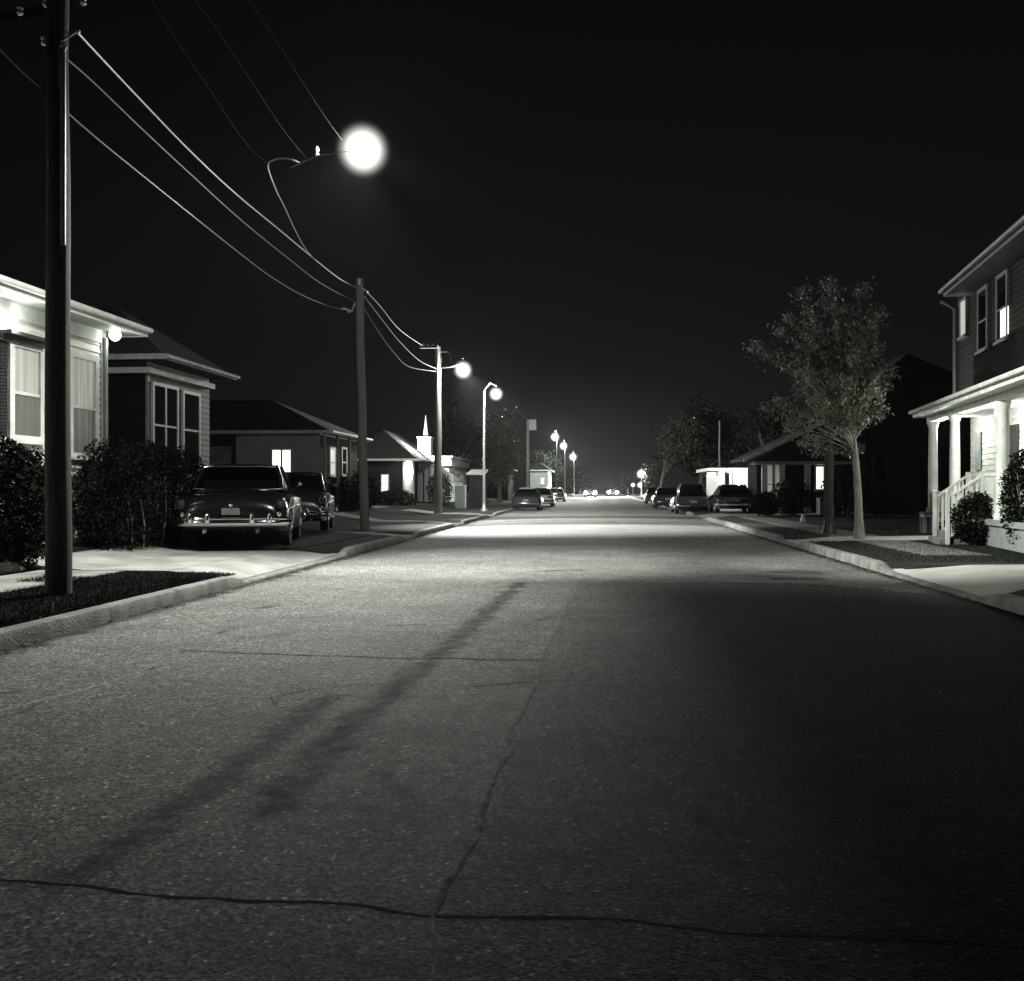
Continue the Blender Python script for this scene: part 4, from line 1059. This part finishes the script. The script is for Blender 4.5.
wire_px('rightmost faint wire at the top of the picture, ending above the near lamp', (((235,-20),10),((342,140),16.6)), [(272,34),(305,86),(326,118)], .0026, 'wire_faint', 'faint span wires holding the near lamp')
wire_px('curved slack cable hanging from the near lamp bracket down to the wires', (((290,168),17.2),((318,262),23.6)), [(272,158),(268,168),(278,195),(292,222)], .012, 'wire', None) if False else None
# slack cable built directly
def cable(pts, r, mat, label, name='overhead_wire'):
    sm=[]; out=[pt(*p) for p in pts]
    for k in range(len(out)-1):
        a,b,c_,d_ = out[max(k-1,0)],out[k],out[k+1],out[min(k+2,len(out)-1)]
        for j in range(8):
            t_=j/8; sm.append(.5*((2*b)+(c_-a)*t_+(2*a-5*b+4*c_-d_)*t_*t_+(3*b-a-3*c_+d_)*t_**3))
    sm.append(out[-1]); mb=MB(); mb.tube(sm,r,6); return tag(mb.build(name, M[mat], None, True), label, 'wire')
cable([(300,163,16.95),(290,159,17.0),(277,159,17.2),(268,166,17.6),(276,190,18.6),(284,206,19.4),(295,230,20.7),(305,248,21.8),(315,260,22.6)], .012, 'wire', 'slack curved cable hanging left of the near lamp')
cable([(-30,22,8),(0,50,9.2),(20,70,10.2),(40,88,11.4)], .007, 'wire_faint', 'faint wire at the top left corner, left of the foreground pole')

def hood(mb, c_, r):
    mb.lathe([(r*1.15,.0),(r*1.2,.02),(r*1.0,.12),(r*.5,.22),(r*.2,.26),(r*.18,.32)], c_, 20)
def street_lamp(label, c_, r, parts, power, spots=(), gm_='globe', base=None, group=None, cap=True):
    """c_: centre of the clear glowing globe; a light in its middle plus added spots that shape the pools"""
    c_ = Vector(c_); base = base or (c_.x,c_.y,.15)
    th = Thing('street_lamp', label, 'street lamp', base, 0, group)
    s = MB(); s.ball(c_, r, n=28, m=18); th.part('globe', s, M[gm_], True)
    if cap: s = MB(); s.lathe([(.015,0),(.03,.01),(.03,.05),(.02,.10),(.015,.16)], c_+Vector((0,0,r*.96)), 16); th.part('cap', s, M['iron'], True)
    for nm, mb, mt in parts: th.part(nm, mb, M[mt], True)
    light('lamp_light', c_, power, .05, th)
    for pw_, sz, aim, bl, *sc in spots: light('added_beam', c_, pw_, .05, th, sz, aim, bl, scl=sc[0] if sc else None)  # extra aimed spots added to shape the pools and fill dark sides
    return th
# lamp 1, hung on span wires with a short bracket
L1 = pt(363,150,16.6)
s = MB(); s.tube([pt(290,168,17.0),pt(304,161,16.9),pt(317,156,16.8),pt(335,153,16.7),pt(350,151,16.6)],.012,8)
s2 = MB(); s2.lathe([(.02,-.07),(.035,-.05),(.02,0),(.04,.04),(.015,.09)],pt(317,152,16.8),10)
lamp1 = street_lamp('large glaring street lamp hung high over the left lane on wires', L1, .52, [('bracket',s,'iron'),('insulator',s2,'porcelain')], 760, [(5000,104,(-6.4,12.8,0),.95),(6200,66,(-1.9,18.4,0),.9),(10500,52,(9.4,19.2,0.6),.9)], base=tuple(L1), cap=False)
# lamp 2 on pole 3
L2 = pt(463,370,47.6)
s = MB(); s.tube([pt(439,368,48),pt(450,367,47.8),L2+Vector((0,0,.3))],.035,8)
street_lamp('street lamp on a short arm from the pale crossarm pole', L2, .56, [('arm',s,'galv')], 1700, [(40000,16,(-.8,34.0,0),.75,(3.4,1,1)),(10000,46,(-.8,41,0),.6,(1.6,1,1)),(4500,90,(-1,57,0),.6)], base=(b3.x,b3.y,L2.z))
def post_lamp(label, px, D, pyl, pxl, r, power, grp, spot=150, gmt='globe_far', rad=.06):
    b = pt(px,500,D); c_ = pt(pxl,pyl,D)
    s = MB(); s.tube([(b.x,b.y,.1),(b.x,b.y,1.2),(b.x,b.y,c_.z+.2)],[rad*1.3,rad,rad*.7],12)
    a = MB(); a.tube([(b.x,b.y,c_.z+.18),(b.x+(c_.x-b.x)*.5,c_.y,c_.z+r+.28),(c_.x,c_.y,c_.z+r+.1)],.03,8)
    bs = MB(); bs.lathe([(rad*2.6,.1),(rad*2.6,.22),(rad*1.6,.32),(rad*1.3,.6)],(b.x,b.y,0),12)
    return street_lamp(label, c_, r*1.4, [('post',s,'galv'),('arm',a,'galv'),('base',bs,'galv')], power, [], gmt, base=(b.x,b.y,.15))
post_lamp('thin metal lamp post beyond the crossarm pole, lit globe on its right', 484, 54, 394, 496, .34, 1500, 'x', rad=.075)
post_lamp('distant street lamp, first of the row beyond the transformer pole', 557, 100, 437, 555, .42, 5000, 'x')
post_lamp('distant street lamp, second of the row beyond the transformer pole', 565, 121, 446, 563.5, .46, 5000, 'x')
post_lamp('distant street lamp, third of the row beyond the transformer pole', 574, 160, 457, 573, .60, 7000, 'x')
post_lamp('distant street lamp low down at the left, just before the road end', 581, 205, 474, 580, .66, 9000, 'x')
post_lamp('bright post lantern on the right side near the road end', 642, 150, 474, 641, .62, 4000, 'x', rad=.09)
post_lamp('small far lantern on the right, left of the two beneath the bright one', 633, 190, 485, 633, .42, 800, 'x', rad=.07)
post_lamp('small far lantern on the right, right of the two beneath the bright one', 641, 180, 485, 640, .5, 800, 'x', rad=.07)

# ------------------------------------------------------------------ cars
def smooth(a, b, q): q = max(0, min(1, q)); return a+(b-a)*q*q*(3-2*q)
def interp(tab, y):
    if y <= tab[0][0]: return tab[0][1]
    for (a, va), (b, vb) in zip(tab, tab[1:]):
        if a <= y <= b: return smooth(va, vb, (y-a)/(b-a)) if b > a else vb
    return tab[-1][1]
def make_car(name, label, loc, rzz, L_, W_, H_, top, halfw, wheels, wr, cab, paint, old=False, group=None, head=False, tail=True, roofm=None, bar=True):
    """local frame: +Y forward, rear at -L/2. top: (y, z) of bonnet/boot line; cab: (y_rear_base, y_rear_top, y_front_top, y_front_base, belt z, roof halfwidth)"""
    th = Thing(name, label, 'car', loc, rzz, group)
    h = L_/2; body = MB(); rings = []; st = []
    y = -h
    while y <= h+1e-6: st.append(y); y += .06
    for y in st:
        zt = interp(top, y); hw = W_/2*interp(halfw, y); zb = .30 if old else .22
        for wy in wheels:
            d = abs(y-wy); ra = wr+.07
            if d < ra: zb = max(zb, wr+math.sqrt(ra*ra-d*d))
        e = min(1, (h-abs(y))/.25); zb = zb+.10*(1-e)**2 if e < 1 else zb
        zb = min(zb, zt-.18); zm = zb+(zt-zb)*.55
        half = [(0,zb),(hw*.80,zb),(hw*.97,zb+.02),(hw,max(zb+.05,zm-.08)),(hw,zm+.02),(hw*.965,zt-.17),(hw*.87,zt-.10),(hw*.68,zt-.035),(hw*.35,zt),(0,zt+.012)] if old else [(0,zb),(hw*.80,zb),(hw*.97,zb+.02),(hw,max(zb+.05,zm-.08)),(hw,zm+.04),(hw*.975,zt-.10),(hw*.90,zt-.025),(hw*.70,zt),(hw*.35,zt+.012),(0,zt+.016)]
        rings.append([Vector((a,y,b)) for a,b in half]+[Vector((-a,y,b)) for a,b in half[-2:0:-1]])
    body.ring_loft(rings, True, True)
    bo = th.lpart('body', body, M[paint], True)
    yrb, yrt, yft, yfb, zbelt, rw, bw = cab
    # greenhouse glass
    gl = MB(); zr = H_-.05
    def cring(z, yr, yf, hw, n=3):
        c_ = []
        r_ = .34 if old else .16
        for (sx, yy_, dirs) in ((1,yr,0),(1,yf,1),(-1,yf,2),(-1,yr,3)):
            for k in range(n+1):
                a = math.pi/2*k/n+dirs*math.pi/2-math.pi/2
                cx_, cy_ = sx*(hw-r_), (yy_+r_ if yy_ == yr else yy_-r_)
                c_.append(Vector((cx_+r_*math.cos(a), cy_+r_*math.sin(a), z)))
        return c_
    gl.ring_loft([cring(zbelt,yrb,yfb,bw), cring((zbelt+zr)/2,(yrb+yrt)/2-.03,(yft+yfb)/2+.03,(bw+rw)/2+.015), cring(zr,yrt,yft,rw)], True, False)
    th.lpart('windows', gl, M['carglass'], True)
    rf = MB(); rf.ring_loft([cring(zr-.04,yrt-.03,yft+.03,rw+.03), cring(zr+.0,yrt+.0,yft-.0,rw-.0), cring(zr+.03,yrt+.08,yft-.08,rw-.09), cring(H_,yrt+.32,yft-.32,max(.4,rw*.62)), cring(H_+.008,yrt+.5,yft-.5,.36)], True, True)
    th.lpart('roof', rf, M[roofm or paint], True)
    ym = (yrt+yft)/2
    for sx in (1,-1):
        for (ya_,yb_,r_) in ((yrb+.12,yrt+.10,.05 if old else .06),(yfb-.12,yft-.10,.035)):
            pl_ = MB(); pl_.tube([(sx*(bw-.06),ya_,zbelt-.02),(sx*((bw+rw)/2-.03),(ya_+yb_)/2,(zbelt+zr)/2),(sx*(rw-.05),yb_,zr)],r_,8); th.lpart('pillar', pl_, M[paint], True)
        pl_ = MB(); pl_.tube([(sx*(bw+.005),ym-.1,zbelt-.02),(sx*(rw+.01),ym-.1,zr)],.03,6)
        th.lpart('pillar', pl_, M[paint], True)
    # interior: seats seen through the glass
    si = MB()
    for sy in (ym-.75, ym+.35): si.box(-bw*.8,bw*.8,sy-.1,sy+.1,zbelt-.25,zbelt+.22)
    th.lpart('seats', si, M['tyre'])
    if old:
        tr = MB(); q = [( -(bw-.10),yrb+.02,zbelt+.02),( (bw-.10),yrb+.02,zbelt+.02)]
        tr.tube([(-(bw-.06),yrb+.06,zbelt+.03),(-(bw-.35),yrb-.012,zbelt+.02),(0,yrb-.018,zbelt+.02),((bw-.35),yrb-.012,zbelt+.02),((bw-.06),yrb+.06,zbelt+.03)],.016,6)
        tr.tube([(-(rw-.03),yrt+.04,zr-.02),(-(rw-.3),yrt-.02,zr),(0,yrt-.025,zr+.005),((rw-.3),yrt-.02,zr),((rw-.03),yrt+.04,zr-.02)],.014,6)
        for sx in (1,-1): tr.tube([(sx*(bw-.06),yrb+.06,zbelt+.03),(sx*((bw+rw)/2),(yrb+yrt)/2+.03,(zbelt+zr)/2),(sx*(rw-.03),yrt+.04,zr-.02)],.020,6)
        th.lpart('rear_window_trim', tr, M['chrome'], True)
    # wheels
    for wy in wheels:
        for sx in (1,-1):
            c_ = (sx*(W_/2-.14),wy,wr); ty = MB(); ty.lathe([(wr*.62,-.10),(wr*.92,-.105),(wr,-.07),(wr,.07),(wr*.92,.105),(wr*.62,.10)],c_,28,'x')
            tb_ = th.lpart('wheel', ty, M['tyre'], True)
            hc_ = MB(); hc_.lathe([(wr*.6,sx*.06),(wr*.58,sx*.09),(wr*.45,sx*.095),(wr*.40,sx*.11),(wr*.2,sx*.13),(wr*.02,sx*.135)],c_,20,'x')
            sub(tb_, 'hub_cap', hc_, M['chrome'], True)
    # bumpers
    for sy in (-1,1):
        bp = MB(); zc = .50 if old else .46; hw_ = W_/2
        prof = [(hw_*.99,-.42),(hw_*1.0,-.20),(hw_*.94,-.05),(hw_*.75,.06),(hw_*.35,.11),(0,.12)]
        pth = [(x,sy*(h+d),zc) for x,d in prof]+[(-x,sy*(h+d),zc) for x,d in prof[-2::-1]]
        bp.tube(pth,.07 if old else .06,10)
        if old:
            bp.tube([(x,y_,z_+.085) for x,y_,z_ in pth],.025,8)
            for gx in (-.42,.42,-.75,.75): bp.ball((gx,sy*(h+.16),zc+.07),.055,.06,.13)
            for gx in (-.5,.5): bp.lathe([(.045,0),(.05,.02),(.05,.12),(.04,.13)],(gx,sy*(h-.02),zc-.16),10,'y')
        th.lpart('bumper', bp, M['chrome'] if (old or bar) else M[paint], True)
    z_t = interp(top,-h+.2)
    for sx in (1,-1):
        if old:
            fin = MB(); x0_ = W_/2*.86
            pts_ = [(-h+.02,z_t-.16),(-h+.0,z_t-.08),(-h+.25,z_t-.05),(-h+.9,z_t-.06),(-h+1.6,z_t-.12)]
            r_=[.05,.065,.06,.05,.03]; fin.tube([(sx*x0_,a,b) for a,b in pts_], r_, 10)
            th.lpart('tail_fin', fin, M[paint], True)
            tl = MB(); tl.lathe([(.075,.0),(.08,-.02),(.06,-.06),(.02,-.085)],(sx*x0_,-h+.01,z_t-.13),16,'y'); to = th.lpart('tail_light', tl, M['red_lens'], True)
            rg = MB(); rg.lathe([(.08,.03),(.10,.0),(.098,-.03),(.08,-.03)],(sx*x0_,-h+.01,z_t-.13),16,'y'); sub(to,'bezel',rg,M['chrome'],True)
            tl = MB(); tl.ball((sx*x0_*.97,-h-.0,z_t-.33),.05,.04,.055); th.lpart('reversing_light', tl, M['chrome'], True)
            ss = MB(); ss.tube([(sx*(W_/2+.004),-h+.35,.78),(sx*(W_/2+.006),0,.82),(sx*(W_/2*.985),h-.5,.80)],.014,6); th.lpart('side_trim', ss, M['chrome'], True)
            mr_ = MB(); mr_.tube([(sx*bw,yfb-.35,zbelt),(sx*(bw+.14),yfb-.35,zbelt+.10)],.012,6); mr_.ball((sx*(bw+.16),yfb-.35,zbelt+.14),.07,.035,.055); th.lpart('mirror', mr_, M['chrome'], True)
        else:
            tl = MB(); tl.box(sx*W_/2*.55 if sx>0 else -W_/2*.9, W_/2*.9 if sx>0 else -W_/2*.55, -h-.012, -h+.02, z_t-.22, z_t-.08); th.lpart('tail_light', tl, M['red_lens'])
        hl = MB(); hr = .24 if head else .10; hl.lathe([(hr*.9,-.04),(hr,0),(hr*.8,.03),(hr*.3,.05)],(sx*W_/2*.74,h-.01,.68 if not old else .78),16,'y'); ho = th.lpart('headlight', hl, M['headl'] if head else M['porcelain'], True)
    if head: light('headlight_beam', Vector(th.mw @ Vector((0,h+.25,.7))), 30000, .05, th, 70, Vector(th.mw @ Vector((0,h+30,.2))), .8)
    pb = MB(); pb.box(-.17,.17,-h-.035,-h-.01,.66 if old else .58,.79 if old else .71); th.lpart('number_plate', pb, M['plate'])
    if old:
        eb = MB(); eb.tube([(-.12,-h+.02,z_t-.16),(-.03,-h+.0,z_t-.21),(0,-h-.01,z_t-.235),(.03,-h+.0,z_t-.21),(.12,-h+.02,z_t-.16)],.012,6); eb.ball((0,-h-.0,z_t-.16),.04,.02,.03)
        eb.tube([(-.75,-h+.02,z_t-.30),(0,-h-.01,z_t-.30),(.75,-h+.02,z_t-.30)],.010,6)
        th.lpart('boot_emblem', eb, M['chrome'], True)
        ln = MB(); ln.tube([(-W_/2*.7,-h+.55,z_t+.03),(0,-h+.42,z_t+.035),(W_/2*.7,-h+.55,z_t+.03)],.006,5); th.lpart('boot_lid_edge', ln, M['chrome'])
    return th
OLD_TOP = lambda h: [(-h,.80),(-h+.10,.96),(-h+.35,1.07),(-h+.9,1.15),(0,1.16),(h-1.6,1.14),(h-.7,1.10),(h-.15,.98),(h,.84)]
OLD_HW = lambda h: [(-h,.84),(-h+.35,.96),(-h+1,1),(h-1.2,1),(h-.4,.97),(h,.86)]
def sedan_shape(h): return [(-h,.78),(-h+.10,.88),(-h+.9,.94),(0,.93),(h-1.2,.88),(h-.3,.74),(h,.60)], [(-h,.86),(-h+.4,.97),(-h+1.2,1),(h-1.2,1),(h-.4,.95),(h,.82)]
Lo = 4.7; h = Lo/2
cpos = pt(230,549,19.0+.3); ang = R(13)
fw = Vector((-math.sin(ang),math.cos(ang),0)); ctr = Vector((cpos.x,cpos.y,0))+fw*(h+.1); gz = .22
make_car('vintage_sedan', 'black 1950s sedan with chrome bumper, parked tail towards us by the hedge', (ctr.x,ctr.y,gz), ang, Lo, 2.2, 1.68, OLD_TOP(h), OLD_HW(h), (-h+1.0,h-.9), .37,
         (-h+.95,-h+1.45,-h+2.75,-h+3.3,1.13,.78,.94), 'car_black', True)
c2 = pt(291,545,26.0); h = 2.15; ang2 = R(12)
make_car('old_saloon', 'dark old car parked just ahead of the black vintage sedan', (c2.x-math.sin(ang2)*h,c2.y+h,.22), ang2, 4.3, 1.85, 1.62, OLD_TOP(h), OLD_HW(h), (-h+1.0,h-.9), .36,
         (-h+.95,-h+1.5,-h+2.75,-h+3.25,1.13,.66,.80), 'car_dark', True)
def modern(label, px_c, D, paint, z=0.0, rzz=0, W_=1.8, Hh=1.42, head=False, roofm=None, name='parked_car', Lc=4.4):
    h = Lc/2; t_, hw = sedan_shape(h); b = pt(px_c,500,D)
    return make_car(name, label, (b.x-math.sin(rzz)*h, b.y+math.cos(rzz)*h, z), rzz, Lc, W_, Hh, t_, hw, (-h+.85,h-.85), .32, (-h+.55,-h+1.25,-h+2.5,-h+3.2,.92,.58,.78), paint, False, None, head, roofm=roofm)
# left kerb
modern('dark car with a pale roof parked at the left kerb in the distance', 525.5, 61, 'car_dark', roofm='car_white', rzz=R(0))
modern('pale car parked in front of the dark one at the left kerb', 541, 74, 'car_white')
modern('small distant car at the left kerb beyond the pale one', 556, 100, 'car_mid')
# right kerb
modern('dark saloon parked with two wheels on the right kerb by the garage', 737, 47.5, 'car_black', .17, W_=1.95, Hh=1.40)
modern('large dark car parked at the right kerb left of the saloon', 694, 52.5, 'car_dark', .03, W_=1.95, Hh=1.62)
modern('car parked further along the right kerb under the tree', 668, 66, 'car_dark', .03)
modern('far parked car on the right beside the tree trunk', 656, 86, 'car_mid', .03)
modern('oncoming car with glowing headlights in the left lane at the road end', 590.5, 150, 'car_dark', 0, R(180), head=True, name='moving_car')
modern('oncoming car with glowing headlights in the right lane at the road end', 612.5, 168, 'car_dark', 0, R(180), head=True, name='moving_car')

# small white marker on the right lawn
mk = gp(803,521,.2)
s = MB(); s.lathe([(.10,0),(.11,.04),(.09,.10),(.06,.17),(.07,.2),(.03,.27)],(mk.x,mk.y,.17),10); tag(s.build('lawn_ornament', M['white'], None, True), 'small white ornament on the grass left of the dark post', 'ornament')

# ------------------------------------------------------------------ haze
hz = bpy.data.materials.new('night_haze'); t = nt(hz)
for n in list(t.nodes):
    if n.type == 'BSDF_PRINCIPLED': t.nodes.remove(n)
out = [n for n in t.nodes if n.type == 'OUTPUT_MATERIAL'][0]
pv = t.nodes.new('ShaderNodeVolumePrincipled'); pv.inputs['Color'].default_value = (.9,.95,.95,1); pv.inputs['Density'].default_value = .00011; pv.inputs['Anisotropy'].default_value = .55
t.links.new(pv.outputs[0], out.inputs['Volume'])
s = MB(); s.box(-160,160,-25,420,-1.2,12.5); o = s.build('haze', hz); o['kind'] = 'stuff'; tag(o, 'thin night haze glowing round the street lamps', 'haze')
